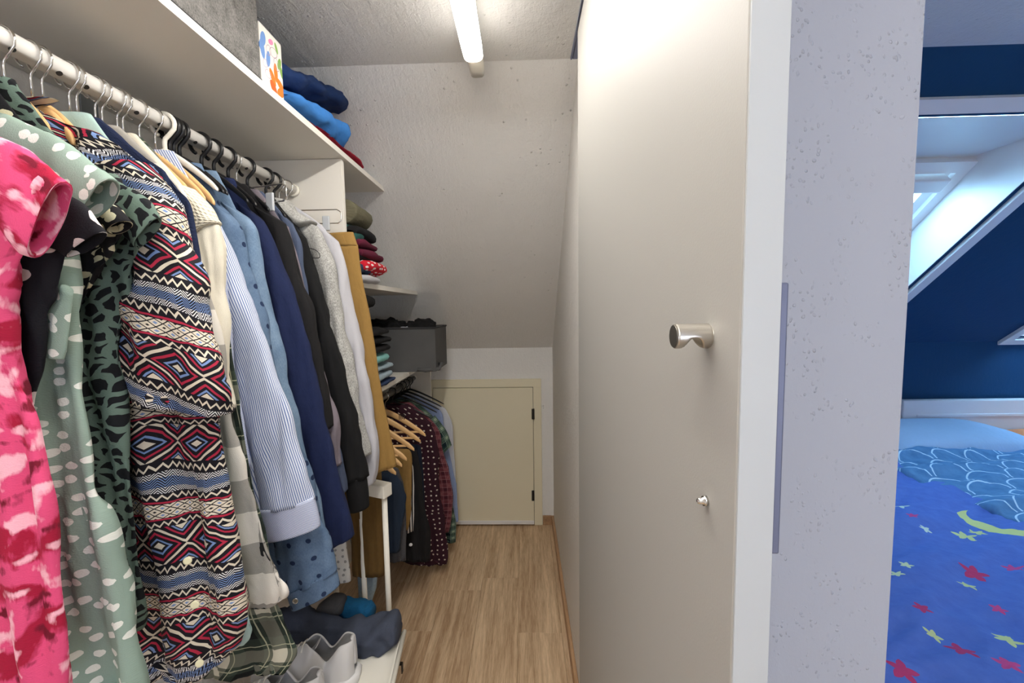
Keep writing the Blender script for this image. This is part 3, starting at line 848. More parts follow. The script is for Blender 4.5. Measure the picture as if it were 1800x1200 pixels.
# sage dotted dress
g = garment('dress', 'sage green dress with white dots and a wide short sleeve', 'dress', .49, M['sage'],
    [(225, 20), (265, 90), (330, 120), (420, 118), (520, 118), (600, 122), (669, 130), (755, 144), (799, 151), (862, 163), (911, 180), (982, 201), (1050, 222), (1125, 226), (1230, 234)], t=.022, lean=.012, amp=.008, hem=.5, fx=38, wave=(110, .5, 4))
extra(g, 'sleeve', [(-10, 285, 10, 200), (45, 320, 75, 226), (95, 350, 135, 262), (135, 375, 178, 298), (155, 386, 198, 318)], .478, M['sage'], .014, .003, lip=.9)
extra(g, 'armhole_facing', [(112, 500, 124, 515), (88, 540, 122, 560), (77, 590, 118, 610), (82, 628, 112, 632)], .468, M['sage'], .006, .001, lip=.8)
0 and extra(g, 'hem_fold', [(195, 1040, 222, 1046), (204, 1075, 226, 1060), (206, 1100, 218, 1082)], .49, M['sage'], .006, .001)
# black and cream marks
g = garment('blouse', 'black blouse with cream brush marks glimpsed between sage and leopard prints', 'blouse', .525, M['bcream'],
    [(290, 100), (330, 160), (358, 205), (390, 222), (450, 192), (520, 152), (580, 124), (650, 116), (760, 110), (1000, 110)], t=.01, lean=.0, amp=.004, hem=.75)
extra(g, 'sleeve', [(150, 385, 165, 345), (180, 398, 200, 360), (196, 412, 227, 388)], .515, M['bcream'], .012, .001)
# leopard
g = garment('blouse', 'green blouse with black leopard spots and short sleeves', 'blouse', .56, M['leopard'],
    [(265, 120), (300, 190), (345, 235), (407, 248), (460, 238), (530, 224), (600, 212), (660, 212), (725, 218), (800, 223), (900, 233), (975, 243), (1060, 248), (1105, 242)], t=.016, lean=.012, amp=.008, hem=.65)
extra(g, 'sleeve', [(150, 370, 170, 290), (190, 400, 225, 325), (225, 425, 262, 352), (240, 440, 282, 378)], .545, M['leopard'], .012, .004, lip=.9)
# geometric print shirt
g = garment('shirt', 'black shirt with red, cream and blue geometric zigzag print', 'shirt', .615, M['aztec'],
    [(186, 52), (212, 108), (240, 180), (290, 250), (380, 290), (500, 325), (640, 372), (720, 388), (790, 391), (850, 398), (919, 405), (975, 415), (1050, 421), (1105, 421), (1150, 405), (1188, 355)], t=.020, lean=.02, amp=.0075, hem=.62, fx=26, fz=4, wave=(75, .55, 6))
extra(g, 'sleeve', [(180, 300, 262, 288, .602), (215, 360, 312, 358, .596), (232, 430, 335, 436, .592), (226, 505, 355, 508, .588), (205, 565, 371, 580, .586), (208, 620, 391, 642, .588), (222, 668, 404, 690, .592), (232, 700, 402, 728, .596)], .6, M['aztec2'], .028, .0075, fx=24, fz=14, lip=.9)
cl = extra(g, 'collar', [(-40, 190, -20, 150), (0, 200, 10, 168), (30, 205, 42, 178), (55, 212, 66, 192)], .60, M['aztec'], .012, .001, hollow=False)
pl_ = 0 and extra(g, 'placket', [(268, 760, 296, 760, .594), (284, 860, 312, 860, .597), (300, 960, 330, 960, .60), (322, 1060, 352, 1060, .603), (336, 1130, 366, 1130, .605), (340, 1180, 368, 1176, .607)], .6, M['aztec'], .005, .001, hollow=False)
button(g, 343, 1062, .5955); button(g, 351, 1165, .6); button(g, 330, 985, .594)
# navy cardigan
garment('cardigan', 'navy knitted cardigan squeezed behind the geometric print shirt', 'cardigan', .675, M['navyk'],
    [(272, 250), (296, 284), (330, 312), (360, 333), (433, 343), (500, 349), (620, 356), (760, 366), (900, 376)], t=.014, lean=.01, amp=.004, hem=.8)
# buffalo check shirt
garment('shirt', 'cream and grey buffalo check flannel shirt below the cream sweater', 'shirt', .705, M['buffalo'],
    [(300, 290), (345, 325), (420, 348), (485, 362), (567, 376), (650, 398), (750, 408), (817, 430), (892, 452), (964, 471), (1012, 492), (1044, 505), (1066, 480)], t=.014, lean=.025, amp=.006, hem=.6)
# mint top
garment('top', 'pale mint ribbed top peeking out beside the geometric print shirt', 'top', .66, M['mint'],
    [(330, 250), (420, 300), (600, 350), (800, 390), (960, 412), (1046, 426), (1090, 440), (1112, 444), (1134, 428)], t=.008, lean=.0, amp=.002, hem=.6)
# cream sweater with waffle yoke
g = garment('sweater', 'cream cotton sweater with waffle knit shoulder', 'sweater', .735, M['cream_c'], None,
    [(322, 345, 362, 362), (330, 392, 383, 396), (340, 430, 388, 428), (348, 485, 391, 483), (358, 567, 398, 567), (372, 650, 402, 650), (385, 720, 405, 720)], lean=.0, st_=.02, hem=.85)
extra(g, 'waffle_yoke', [(305, 322, 335, 330), (322, 343, 366, 362), (328, 365, 379, 384), (334, 400, 385, 392), (340, 436, 366, 402)], .7345, M['waffle'], .0225, .001, hollow=False)
# green tartan
garment('shirt', 'dark green tartan flannel shirt hanging lowest behind the buffalo check', 'shirt', .75, M['tartan'],
    [(330, 320), (420, 362), (560, 395), (700, 420), (850, 445), (1000, 476), (1065, 490), (1125, 515), (1152, 519), (1182, 498)], t=.016, lean=.03, amp=.006, hem=.55)
# striped shirt
g = garment('shirt', 'blue and white finely striped shirt with turned up cuff', 'shirt', .815, M['stripe'], None,
    [(352, 372, 385, 392), (372, 425, 403, 436), (388, 490, 425, 496), (394, 560, 452, 560), (400, 620, 474, 620), (410, 690, 497, 690), (424, 760, 514, 758), (440, 830, 537, 828), (456, 897, 552, 878)], lean=.03, st_=.024, hem=.95, samp=.004)
extra(g, 'cuff', [(453, 893, 551, 873, .845), (459, 925, 560, 905, .847), (468, 948, 563, 924, .848)], .845, M['stripecuff'], .027, .001, lip=.88)
extra(g, 'front_fold', [(380, 480, 396, 480), (388, 560, 406, 560), (392, 650, 412, 650), (398, 740, 428, 740), (402, 820, 440, 820)], .795, M['stripecuff'], .01, .001)
# denim shirts
g = garment('shirt', 'blue denim shirt with dark dots and a buttoned cuff', 'shirt', .885, M['denim1'], None,
    [(372, 350, 402, 376), (382, 400, 424, 404), (394, 465, 434, 463), (405, 540, 456, 535), (420, 620, 477, 612), (438, 700, 498, 690), (455, 780, 522, 770), (465, 860, 550, 855), (474, 940, 571, 928), (490, 1000, 584, 982), (506, 1043, 590, 1002)], lean=.03, st_=.026, hem=.95)
cf = extra(g, 'cuff', [(504, 1038, 588, 996, .915), (508, 1050, 593, 1012, .916), (515, 1067, 597, 1028, .917)], .915, M['denim1'], .03, .0015, lip=.88)
ry = at(519, 1056, .885)
lathe('rivet', [(.0065, 0), (.0065, .001), (.0045, .0012), (.004, .0002)], ry, (.2, -1, .1), M['steel'], cf, 20)
garment('shirt', 'faded light blue denim shirt behind the dotted one', 'shirt', .93, M['denim2'], None,
    [(388, 352, 440, 386), (415, 400, 456, 412), (428, 470, 464, 465), (440, 540, 474, 535), (462, 620, 490, 612), (478, 700, 507, 690), (498, 800, 533, 790), (514, 880, 558, 880), (530, 940, 570, 940)], lean=.02, st_=.022, hem=.95)
g = garment('jacket', 'navy blue smooth long sleeved jacket in the middle of the rail', 'jacket', .985, M['navy'], None,
    [(415, 352, 464, 390), (440, 400, 478, 418), (460, 470, 497, 470), (472, 540, 524, 540), (484, 620, 544, 620), (497, 700, 563, 700), (513, 780, 582, 778), (540, 850, 601, 848), (560, 910, 616, 905), (577, 962, 622, 940)], lean=.03, st_=.026, hem=.95, samp=.004)
garment('sweater', 'black jersey sweater next to the navy jacket', 'sweater', 1.03, M['black_c'], None,
    [(446, 360, 503, 394), (476, 415, 514, 425), (490, 480, 529, 480), (506, 540, 547, 540), (527, 620, 563, 620), (545, 690, 574, 690), (560, 750, 584, 750)], lean=.02, st_=.026, hem=.95, samp=.005)
garment('top', 'taupe jersey top whose cuff shows under the black sweater', 'top', 1.075, M['taupe'], None,
    [(470, 370, 508, 400), (500, 450, 522, 450), (525, 540, 545, 540), (548, 640, 566, 640), (562, 720, 588, 720), (574, 770, 596, 770), (586, 820, 603, 815)], lean=.01, st_=.014, hem=.95)
garment('sweater', 'blue grey heather knit between two black tops', 'sweater', 1.09, M['heather'], None,
    [(478, 362, 515, 394), (506, 415, 528, 428), (520, 480, 535, 478), (532, 560, 549, 560), (550, 640, 564, 640), (570, 750, 590, 750), (590, 820, 603, 820), (598, 868, 610, 862)], lean=.01, st_=.014, hem=.95)
g = garment('hoodie', 'black hooded sweatshirt with ribbed cuff near the rail end', 'hoodie', 1.14, M['black_d'], None,
    [(500, 388, 538, 420), (520, 445, 550, 456), (533, 510, 565, 510), (547, 580, 585, 580), (561, 650, 606, 650), (575, 720, 623, 720), (590, 780, 637, 778), (604, 842, 646, 838)], lean=.02, st_=.028, hem=.95)
extra(g, 'cuff', [(607, 840, 643, 836, 1.16), (611, 868, 647, 862, 1.16), (616, 897, 648, 890, 1.16)], 1.16, M['black_d'], .026, .001, lip=.88)
g = garment('hoodie', 'mottled grey hooded sweatshirt with drawstring hood', 'hoodie', 1.195, M['marl'], None,
    [(508, 376, 558, 398), (540, 425, 580, 444), (555, 480, 592, 478), (567, 550, 601, 545), (581, 620, 615, 615), (599, 690, 630, 690), (614, 750, 640, 750), (625, 800, 648, 800)], lean=.02, st_=.026, hem=.95, samp=.005)
extra(g, 'hood', [(468, 358, 478, 345), (482, 376, 500, 352), (505, 392, 526, 372), (528, 402, 552, 388)], 1.18, M['marl'], .035, .006, hollow=False)
dl = [at(500, 395, 1.155), at(508, 420, 1.15), at(530, 432, 1.15), at(556, 440, 1.152), at(562, 452, 1.153), at(548, 453, 1.15), at(540, 450, 1.15)]
wire('drawstring', [p[0] for p in crom([(p,) for p in dl], 5)], .0011, M['black'], g)
g = garment('sweater', 'plain light grey sweatshirt beside the mustard trousers', 'sweater', 1.25, M['lgrey'], None,
    [(545, 384, 595, 425), (584, 465, 608, 466), (597, 540, 619, 535), (609, 610, 633, 605), (621, 680, 651, 680), (633, 750, 659, 748), (641, 810, 665, 814), (646, 852, 660, 846)], lean=.02, st_=.024, hem=.95, samp=.005)
# mustard trousers on a clip hanger
g = empty('trousers', (-.6, 1.3, .8), label='mustard yellow trousers clipped to a hanger at the rail end', cat='trousers', group='clothes on the main rail')
extra(g, 'legs', [(560, 432, 629, 430, 1.3), (572, 492, 637, 490, 1.302), (590, 560, 650, 560, 1.305), (606, 640, 663, 640, 1.31), (622, 700, 674, 700, 1.315), (640, 770, 688, 770, 1.32), (655, 830, 696, 819, 1.325)], 1.3, M['mustard'], .017, .005, fx=40, fz=3)
extra(g, 'waistband', [(556, 414, 621, 408, 1.3), (558, 434, 629, 432, 1.3)], 1.3, M['mustard'], .019, .0005, hollow=False)
# star print pyjamas and brown trousers lower down
g = empty('pyjamas', (-.6, 1.31, .5), label='white pyjamas with grey stars behind the rack posts', cat='pyjamas', group='clothes on the main rail')
extra(g, 'leg', [(520, 640, 585, 640), (535, 760, 598, 760), (555, 880, 607, 880), (570, 960, 610, 955), (585, 1000, 614, 998), (586, 1022, 615, 1020)], 1.31, M['starpj'], .012, .003)

# ------------------------------------------------------------------ hangers
def hook_pts(rr, zneck, n=18, flip=1):
    """open hook over the rail centre, ending in a straight neck"""
    pts = []
    R = rr
    for i in range(n+1):
        th = math.radians(-60 + 235*i/n)            # from lower wall side over the top to the aisle side
        pts.append(Vector((-math.cos(th)*R*flip, 0, math.sin(th)*R + (.0165 - rr) + .003)))
    e = pts[-1]
    pts += [Vector((e.x*.93, 0, e.z-.010)), Vector((e.x*.45, 0, e.z-.022)), Vector((e.x*.08, 0, e.z-.030)), Vector((0, 0, e.z-.037)), Vector((0, 0, zneck))]
    return pts
def hanger_body(wd, drop, hz, hy, curve=.02, n=22):
    """rings along the shoulder bar"""
    R = []
    for i in range(n+1):
        s = -1 + 2*i/n
        z = -drop*(abs(s)**1.25) + .006*(1-abs(s)); y = -curve*s*s
        k = (.62+.38*math.cos(s*1.3)) * (.55 if i in (0, n) else 1)
        R.append((Vector((s*wd, y, z)), Vector((0, hy*k, 0)), Vector((0, 0, hz*k))))
    return R
HM = {}
def cached(key, fn):
    if key not in HM: HM[key] = fn()
    return HM[key]
def inst(name, me, parent):
    o = bpy.data.objects.new(name, me); COL.objects.link(o); o.parent = parent; return o
def strip(o):
    me = o.data; bpy.data.objects.remove(o); return me
def hanger(kind, x, y, z, label, group, tilt=0.0, wd=.21, low=False):
    nm = {'wood': 'wooden_hanger', 'black': 'black_plastic_hanger', 'white': 'white_plastic_hanger', 'clip': 'clip_hanger', 'slim': 'slim_black_hanger'}[kind]
    r = empty(nm, (x, y, z), tilt, label, 'hanger', group)
    if kind == 'wood':
        inst('hook', cached('hk', lambda: strip(wire('hook', hook_pts(.0205, -.075), .0017, M['chrome'], None, 8))), r)
        b = cached('wb%g%d' % (wd, low), lambda: strip(tube_mesh('shoulder_bar', [(c+Vector((0, 0, -.082)), a, b_) for c, a, b_ in hanger_body(wd*.97 if low else wd*.8, .105 if low else .12*(wd/.21), .0155 if low else .0125, .0075 if low else .0058)], M['hwood'], None, 14, 2, hollow=False, power=2.8)))
        inst('shoulder_bar', b, r)
        if low: inst('trouser_bar', cached('wt%g' % wd, lambda: strip(wire('trouser_bar', [Vector((-wd*.80, -.014, -.172)), Vector((0, -.014, -.175)), Vector((wd*.80, -.014, -.172))], .0055, M['hwood'], None, 10))), r)
    elif kind in ('black', 'white'):
        mat = M['black'] if kind == 'black' else M['wplastic']
        inst('hook', cached('h'+kind, lambda: strip(wire('hook', hook_pts(.0235, -.06), .0042, mat, None, 10))), r)
        inst('shoulder_bar', cached('b'+kind, lambda: strip(tube_mesh('shoulder_bar', [(c+Vector((0, 0, -.066)), a, b_) for c, a, b_ in hanger_body(.115, .075, .009, .006)], mat, None, 12, 2, hollow=False, power=2.6))), r)
        if low: inst('trouser_bar', cached('t'+kind, lambda: strip(wire('trouser_bar', [Vector((-.19, -.015, -.135)), Vector((0, -.015, -.138)), Vector((.19, -.015, -.135))], .004, mat, None, 8))), r)
    elif kind == 'slim':
        inst('hook', cached('hs', lambda: strip(wire('hook', hook_pts(.0185, -.055), .003, M['black'], None, 8))), r)
        inst('shoulder_bar', cached('bs', lambda: strip(tube_mesh('shoulder_bar', [(c+Vector((0, 0, -.058)), a, b_) for c, a, b_ in hanger_body(.2, .085, .006, .003, .0)], M['black'], None, 10, 2, hollow=False))), r)
    elif kind == 'clip':
        inst('hook', cached('hk2', lambda: strip(wire('hook', hook_pts(.0205, -.075), .0017, M['chrome'], None, 8))), r)
        w2 = wd
        pts = [Vector((-w2, 0, -.10)), Vector((-w2, 0, -.082)), Vector((-w2+.012, 0, -.074)), Vector((0, 0, -.074)), Vector((w2-.012, 0, -.074)), Vector((w2, 0, -.082)), Vector((w2, 0, -.108)), Vector((w2-.01, 0, -.116)), Vector((w2-.11, 0, -.116))]
        inst('wire_bar', cached('cb%g' % wd, lambda: strip(wire('wire_bar', pts, .0019, M['chrome'], None, 8))), r)
        cm = M.setdefault('clear', plain('clear_plastic', '#B8BCC0', .15))
        for sx in (-1, 1):
            cx = sx*(w2-.045)
            c1 = box('clip', cx-.011, cx+.011, -.011, -.004, -.14, -.095, cm, r, .002, 2); c1.location = (0, 0, 0)
    return r
# box() subtracts the parent's place for parented boxes; clips are modelled around the hanger's own origin
def fix_clips():
    for o in list(bpy.data.objects):
        if o.name.startswith('clip') and o.parent and o.parent.name.startswith('clip_hanger'):
            o.data.transform(Matrix.Translation(Vector(o.parent.location)))
def rodx(px): 
    d = ray(px, 80+.493*px); return XROD/d.x*d.y
G1 = 'hangers on the main rail'
wl = [(2, 'wooden hanger with chrome hook at the left picture edge'), (50, 'wooden hanger whose hook is second from the left edge'), (70, 'wooden hanger with its hook just right of the second one'),
      (118, 'wooden hanger, left of the pair before the zinc plate'), (131, 'wooden hanger, right of the pair before the zinc plate'), (164, 'wooden hanger hooked right at the zinc support plate'), (176, 'wooden hanger hooked just past the zinc support plate'),
      (203, 'wooden hanger, left of a close pair right of the zinc plate'), (213, 'wooden hanger, right of a close pair right of the zinc plate'), (242, 'pale wooden hanger with fully visible shoulder, mid rail'), (270, 'wooden hanger hooked just left of the white plastic hanger')]
random.seed(9)
for px, lb in wl:
    hanger('wood', XROD, rodx(px), ZROD, lb, G1, random.uniform(-.04, .08), wd=.10 if px < 100 else .13 if px < 190 else .165)
hanger('white', XROD, rodx(287), ZROD, 'white plastic hanger, the only one on the main rail', G1, .05)
for px, lb in ((296, 'black plastic hanger touching the white plastic one'), (303, 'black plastic hanger second after the white one'), (313, 'black plastic hanger third after the white one'),
               (352, 'black plastic hanger first of the three spaced hooks'), (374, 'black plastic hanger second of the three spaced hooks'), (399, 'black plastic hanger third of the three spaced hooks'),
               (433, 'single black plastic hanger beside the wire clip hanger'), (466, 'black plastic hanger, left of the pair near the rail end'), (480, 'black plastic hanger, right of the pair near the rail end')):
    hanger('black', XROD, rodx(px), ZROD, lb, G1, random.uniform(-.06, .06))
hanger('clip', XROD, rodx(414), ZROD, 'chrome wire clip hanger with clear clips over the denim shirts', G1, -.28, wd=.16)
hanger('wood', XROD, rodx(489), ZROD, 'wooden hanger of the light grey sweatshirt by the mustard trousers', G1, .0, wd=.2)
hanger('clip', XROD, rodx(503), ZROD, 'chrome wire clip hanger holding the mustard trousers', G1, .0, wd=.17)
fix_clips()

# ------------------------------------------------------------------ low rail: trousers and shirts
G2 = 'clothes on the low rail'
def low(name, label, cat, d, mat, rows, t=.02, amp=.005, xl=-.9, neck=True, lean=.0):
    root = empty(name, (XR2, d, .4), label=label, cat=cat, group=G2); R = []
    if neck: R.append((Vector((XR2, d, ZR2-.075)), Vector((.05, 0, 0)), Vector((0, .012, 0))))
    SEED[0] += 1.1
    if not neck:
        x1, x2, y = rows[0]; R.append(ab(at(x1+6, y-9, d), at(x2-7, y-9, d), t*.35))
    for (x1, x2, y) in rows:
        B = at(x2, y, d); A = at(x1, y, d) if x1 is not None else Vector((max(2*XR2-B.x, -.98), d, B.z))
        R.append(ab(A, B, t))
    tube_mesh('body', R, mat, root, 72, 5, amp*1.2, 46, 5, SEED[0], 2.2, True)
    return root
low('trousers', 'brown trousers hanging behind the white rack posts', 'trousers', 1.43, M['brown'], [(590, 668, 800), (605, 672, 860), (615, 675, 930), (622, 675, 1010)], neck=False, t=.018, amp=.003)
low('trousers', 'light washed jeans showing low behind the white rack', 'trousers', 1.46, M['jeanslight'], [(600, 660, 860), (620, 662, 960), (630, 662, 1010), (632, 655, 1060)], neck=False, t=.014)
low('trousers', 'dark blue jeans on the nearest wooden hanger of the low rail', 'trousers', 1.56, M['jeans'], [(650, 700, 838), (655, 712, 865), (660, 712, 890), (665, 706, 930), (668, 700, 968)], neck=False, t=.022, amp=.006)
low('trousers', 'faded charcoal jeans with frayed hem on the low rail', 'trousers', 1.63, M['jeansgrey'], [(650, 702, 830), (660, 712, 880), (668, 714, 930), (672, 714, 984)], neck=False, t=.016)
low('trousers', 'olive brown trousers on a wooden hanger of the low rail', 'trousers', 1.71, M['olive'], [(660, 723, 798), (665, 723, 840), (672, 721, 885), (678, 717, 930)], neck=False, t=.02)
low('top', 'black and white striped top low between trousers', 'top', 1.79, M['bwstripe'], [(680, 727, 820), (684, 727, 880), (690, 728, 933)], neck=False, t=.014)
g = low('trousers', 'black trousers with a metal button and leather patch at the hem', 'trousers', 1.85, M['black_c'], [(690, 735, 800), (692, 745, 880), (700, 757, 935), (705, 757, 985)], neck=False, t=.016)
lathe('button', [(.008, 0), (.008, .001), (.004, .002)], at(722, 957, 1.83), (.3, -1, 0), M['white'], g, 16)
low('trousers', 'navy trousers hanging next to the burgundy shirt', 'trousers', 1.92, M['navytr'], [(690, 742, 790), (700, 744, 850), (705, 745, 928)], neck=False, t=.018)
g = low('shirt', 'burgundy shirt with small white marks on the low rail', 'shirt', 2.08, M['burgdots'], [(None, 722, 712), (None, 752, 737), (None, 762, 752), (None, 768, 790), (None, 774, 857), (690, 781, 923), (700, 787, 973), (722, 785, 990)], t=.022, amp=.008)
low('shirt', 'dark red plaid shirt behind the burgundy one', 'shirt', 2.16, M['redplaid'], [(None, 728, 712), (None, 768, 750), (None, 778, 790), (None, 791, 840), (None, 795, 890), (720, 788, 935)], t=.018)
g = low('shirt', 'green plaid short sleeved shirt on the low rail', 'shirt', 2.24, M['greenplaid'], [(None, 735, 708), (None, 772, 748), (None, 780, 800), (None, 790, 860), (None, 801, 910), (730, 801, 952)], t=.016)
extra(g, 'sleeve', [(745, 745, 765, 730, 2.22), (760, 775, 785, 758, 2.22), (772, 803, 794, 782, 2.22)], 2.22, M['greenplaid'], .02, .002)
low('shirt', 'light blue shirt, second last on the low rail', 'shirt', 2.32, M['ltblue'], [(None, 740, 700), (None, 774, 722), (None, 782, 760), (None, 799, 835), (None, 806, 905), (740, 806, 916)], t=.018)
low('shirt', 'white shirt hanging last on the low rail, beside the hatch', 'shirt', 2.4, M['whitec'], [(None, 752, 700), (None, 787, 724), (None, 797, 773), (None, 803, 873), (745, 803, 890)], t=.018)
def low_hanger(kind, px, py, label, tilt=0.0):
    """hanger whose aisle tip shows at the pixel"""
    wd = .205; X = XR2+wd
    y = at_x(px, py, X).y
    return hanger(kind, XR2, y, ZR2, label, 'hangers on the low rail', tilt, wd=wd, low=True)
hs = [(752, 772, 'wooden hanger with black stripes, farthest of the trouser hangers'), (744, 790, 'second wooden trouser hanger counted from the burgundy shirt'), (733, 797, 'third wooden trouser hanger counted from the burgundy shirt'),
      (720, 806, 'fourth wooden trouser hanger counted from the burgundy shirt'), (712, 818, 'fifth wooden trouser hanger counted from the burgundy shirt'), (702, 838, 'nearest wooden trouser hanger, over the dark blue jeans')]
first = None
for px, py, lb in hs:
    hh = low_hanger('wood', px, py, lb)
    if first is None:
        first = hh; L0 = Vector(hh.location)
        for k in range(4):
            sx = .07+k*.008
            box('stripe_mark', L0.x+sx, L0.x+sx+.0035, L0.y-.0105, L0.y-.009, L0.z-.112, L0.z-.084, M['blackmetal'], hh)
for px, lb in ((690, 'slim black hanger nearest on the low rail'), (703, 'slim black hanger second on the low rail'), (709, 'slim black hanger of the burgundy shirt'), (715, 'slim black hanger of the red plaid shirt'), (721, 'slim black hanger of the light blue shirt')):
    d = ray(px, 685); hanger('slim', XR2, min(2.44, XR2/d.x*d.y), ZR2, lb, 'hangers on the low rail')

# ------------------------------------------------------------------ folded things
def fold(name, label, cat, x0, x1, y0, y1, z0, z1, mat, amp=.004, group=None, layers=1, power=3.2):
    SEED[0] += .61
    root = empty(name, ((x0+x1)/2, (y0+y1)/2, z0), label=label, cat=cat, group=group)
    hz = (z1-z0)/layers
    for l in range(layers):
        zc = z0 + hz*(l+.5); R = []
        for k, s in ((0, .5), (.015, .8), (.06, .96), (.3, 1), (.7, 1), (.94, .96), (.985, .8), (1, .5)):
            yy = y0+(y1-y0)*k
            R.append((Vector(((x0+x1)/2 + .004*math.sin(l*3+k*4), yy, zc)), Vector(((x1-x0)/2*(.9+.1*s), 0, 0)), Vector((0, 0, hz/2*s))))
        tube_mesh('folded_layer' if layers > 1 else 'folded_body', R, mat, root, 36, 4, amp, 22, 30, SEED[0]+l, power, False, ramp0=1.0)
    return root
def fold_px(name, label, cat, xl, xr, yt, yb, Xf, mat, back=.3, group='folded clothes on the middle shelf', **kw):
    ya, yb_ = at_x(xl, (yt+yb)/2, Xf).y, at_x(xr, (yt+yb)/2, Xf).y
    ym = (xl+xr)/2
    z1, z0 = at_x(ym, yt, Xf).z, at_x(ym, yb, Xf).z
    return fold(name, label, cat, Xf-back, Xf, max(ya, YP+.022), max(yb_, YP+.1), z0, z1, mat, group=group, **kw)
F1 = 'folded clothes on the middle shelf'
fold_px('folded_shirt', 'light grey folded shirt at the bottom of the middle shelf pile', 'folded clothes', 618, 672, 479, 498, -.545, M['lgrey'])
fold_px('folded_shirt', 'navy folded shirt low in the near pile of the middle shelf', 'folded clothes', 610, 655, 456, 481, -.55, M['navyfold'])
fold_px('folded_shirt', 'bright red folded shirt with white print on the middle shelf', 'folded clothes', 645, 683, 457, 482, -.535, dots('red_white_print', '#C41B2E', '#E6DEDC', 60, .26, 1.0, 1, .5))
fold_px('folded_sweater', 'black folded sweater in the near pile above the navy shirt', 'folded clothes', 608, 655, 430, 460, -.55, M['black_c'])
fold_px('folded_sweater', 'burgundy folded sweater, lower of two, on the middle shelf', 'folded clothes', 640, 677, 439, 458, -.535, M['burg'])
fold_px('folded_sweater', 'burgundy folded sweater, upper of two, on the middle shelf', 'folded clothes', 634, 666, 421, 440, -.54, M['burg'])
fold_px('folded_sweater', 'black folded sweater just below the khaki knit', 'folded clothes', 626, 664, 398, 424, -.54, M['black_d'])
fold_px('folded_sweater', 'dark green folded jersey in the near pile', 'folded clothes', 606, 631, 384, 431, -.55, M['teal'])
fold_px('folded_sweater', 'khaki ribbed folded knit on top of the middle shelf pile', 'folded clothes', 612, 657, 347, 402, -.545, M['khaki'], power=2.4)
# things on the low shelf
zt3 = Z3+.018
bin_r = empty('felt_bin', (-.6, 2.1, zt3), label='dark grey felt storage bin on the low shelf', cat='storage bin')
felt = plain('dark_felt', '#525252', .95, nb=.5, nscale=260, var=.25)
bx1 = at(765, 600, 1.98).x; bz1 = at(700, 577, 1.98).z
bx0_ = -.86
for nm, q in (('bin_front', (bx0_, bx1, 1.98, 1.988, zt3+.001, bz1)), ('bin_back', (bx0_, bx1, 2.262, 2.27, zt3+.001, bz1)), ('bin_side', (bx1-.008, bx1, 1.988, 2.262, zt3+.001, bz1)), ('bin_side', (bx0_, bx0_+.008, 1.988, 2.262, zt3+.001, bz1)), ('bin_base', (bx0_+.008, bx1-.008, 1.988, 2.262, zt3+.001, zt3+.009))):
    box(nm, *q, felt, bin_r, .0025, 2)
lipm = plain('felt_rim', '#2B2B2D', .9, nb=.4, nscale=260)
wire('rim', [Vector((bx0_, 1.979, bz1)), Vector((bx1, 1.979, bz1)), Vector((bx1+.001, 2.27, bz1)), Vector((bx0_, 2.271, bz1))], .005, lipm, bin_r)
hp = at(770, 632, 1.99)
wire('handle_strap', [Vector((bx1+.002, 2.05, zt3+.03)), Vector((bx1+.018, 2.03, zt3+.035)), Vector((bx1+.012, 2.0, zt3+.012)), Vector((bx1-.05, 1.974, zt3+.008)), Vector((bx1-.09, 1.974, zt3+.014))], .009, felt, bin_r)
def lump(name, label, cat, c, r, mat, amp=.02, group=None, seed=0, f=14):
    bm = bmesh.new(); bmesh.ops.create_icosphere(bm, subdivisions=4, radius=1)
    for v in bm.verts:
        p = Vector(v.co); d = 1 + amp/ max(min(r), .01)*noise.noise(Vector((p.x*r[0]*f*3+seed, p.y*r[1]*f*3, p.z*r[2]*f*2+seed)))
        v.co = Vector((c[0]+p.x*r[0]*d, c[1]+p.y*r[1]*d, c[2]+math.copysign(abs(p.z)**.8, p.z)*r[2]*d))
    o = bm_obj(name, bm, mat, None, True); return tag(o, label, cat, group)
bc = at(655, 570, 2.06)
lump('bundled_clothes', 'bundle of black clothes at the wall end of the felt bin', 'clothes', (-.72, 2.12, bz1-.01), (.11, .1, .05), M['black_d'], .02, 'clothes in the felt bin', 1)
lump('bundled_clothes', 'bundle of black clothes at the aisle end of the felt bin', 'clothes', (bx1-.1, 2.12, bz1-.01), (.07, .1, .05), M['black_c'], .02, 'clothes in the felt bin', 5)
lump('bundled_clothes', 'white cloth tucked between black clothes in the felt bin', 'clothes', (-.585, 2.05, bz1-.012), (.05, .05, .018), M['whitec'], .01, 'clothes in the felt bin', 7)
a_ = at_x(650, 560, -.56)
fold_px('folded_shirt', 'black folded shirts high beside the felt bin', 'folded clothes', 636, 664, 514, 545, -.55, M['black_d'], group='folded clothes on the low shelf')
fold('folded_shirt', 'pale blue folded shirt left of the felt bin', 'folded clothes', -.86, -.555, 1.5, 1.72, zt3+.024, zt3+.09, M['jeanslight'], group='folded clothes on the low shelf', layers=2)
fold('folded_shirt', 'aqua folded shirt on the pale blue one beside the felt bin', 'folded clothes', -.86, -.56, 1.5, 1.7, zt3+.0905, zt3+.13, cloth('aqua_cotton', '#7FB5B0'), group='folded clothes on the low shelf')
fold('folded_shirt', 'dark folded shirt at the bottom beside the felt bin', 'folded clothes', -.86, -.55, 1.52, 1.75, zt3+.001, zt3+.024, M['navyfold'], group='folded clothes on the low shelf')
fold('folded_sweater', 'black folded sweater topping the low shelf pile', 'folded clothes', -.86, -.56, 1.48, 1.72, zt3+.131, zt3+.235, M['black_c'], group='folded clothes on the low shelf', layers=3)

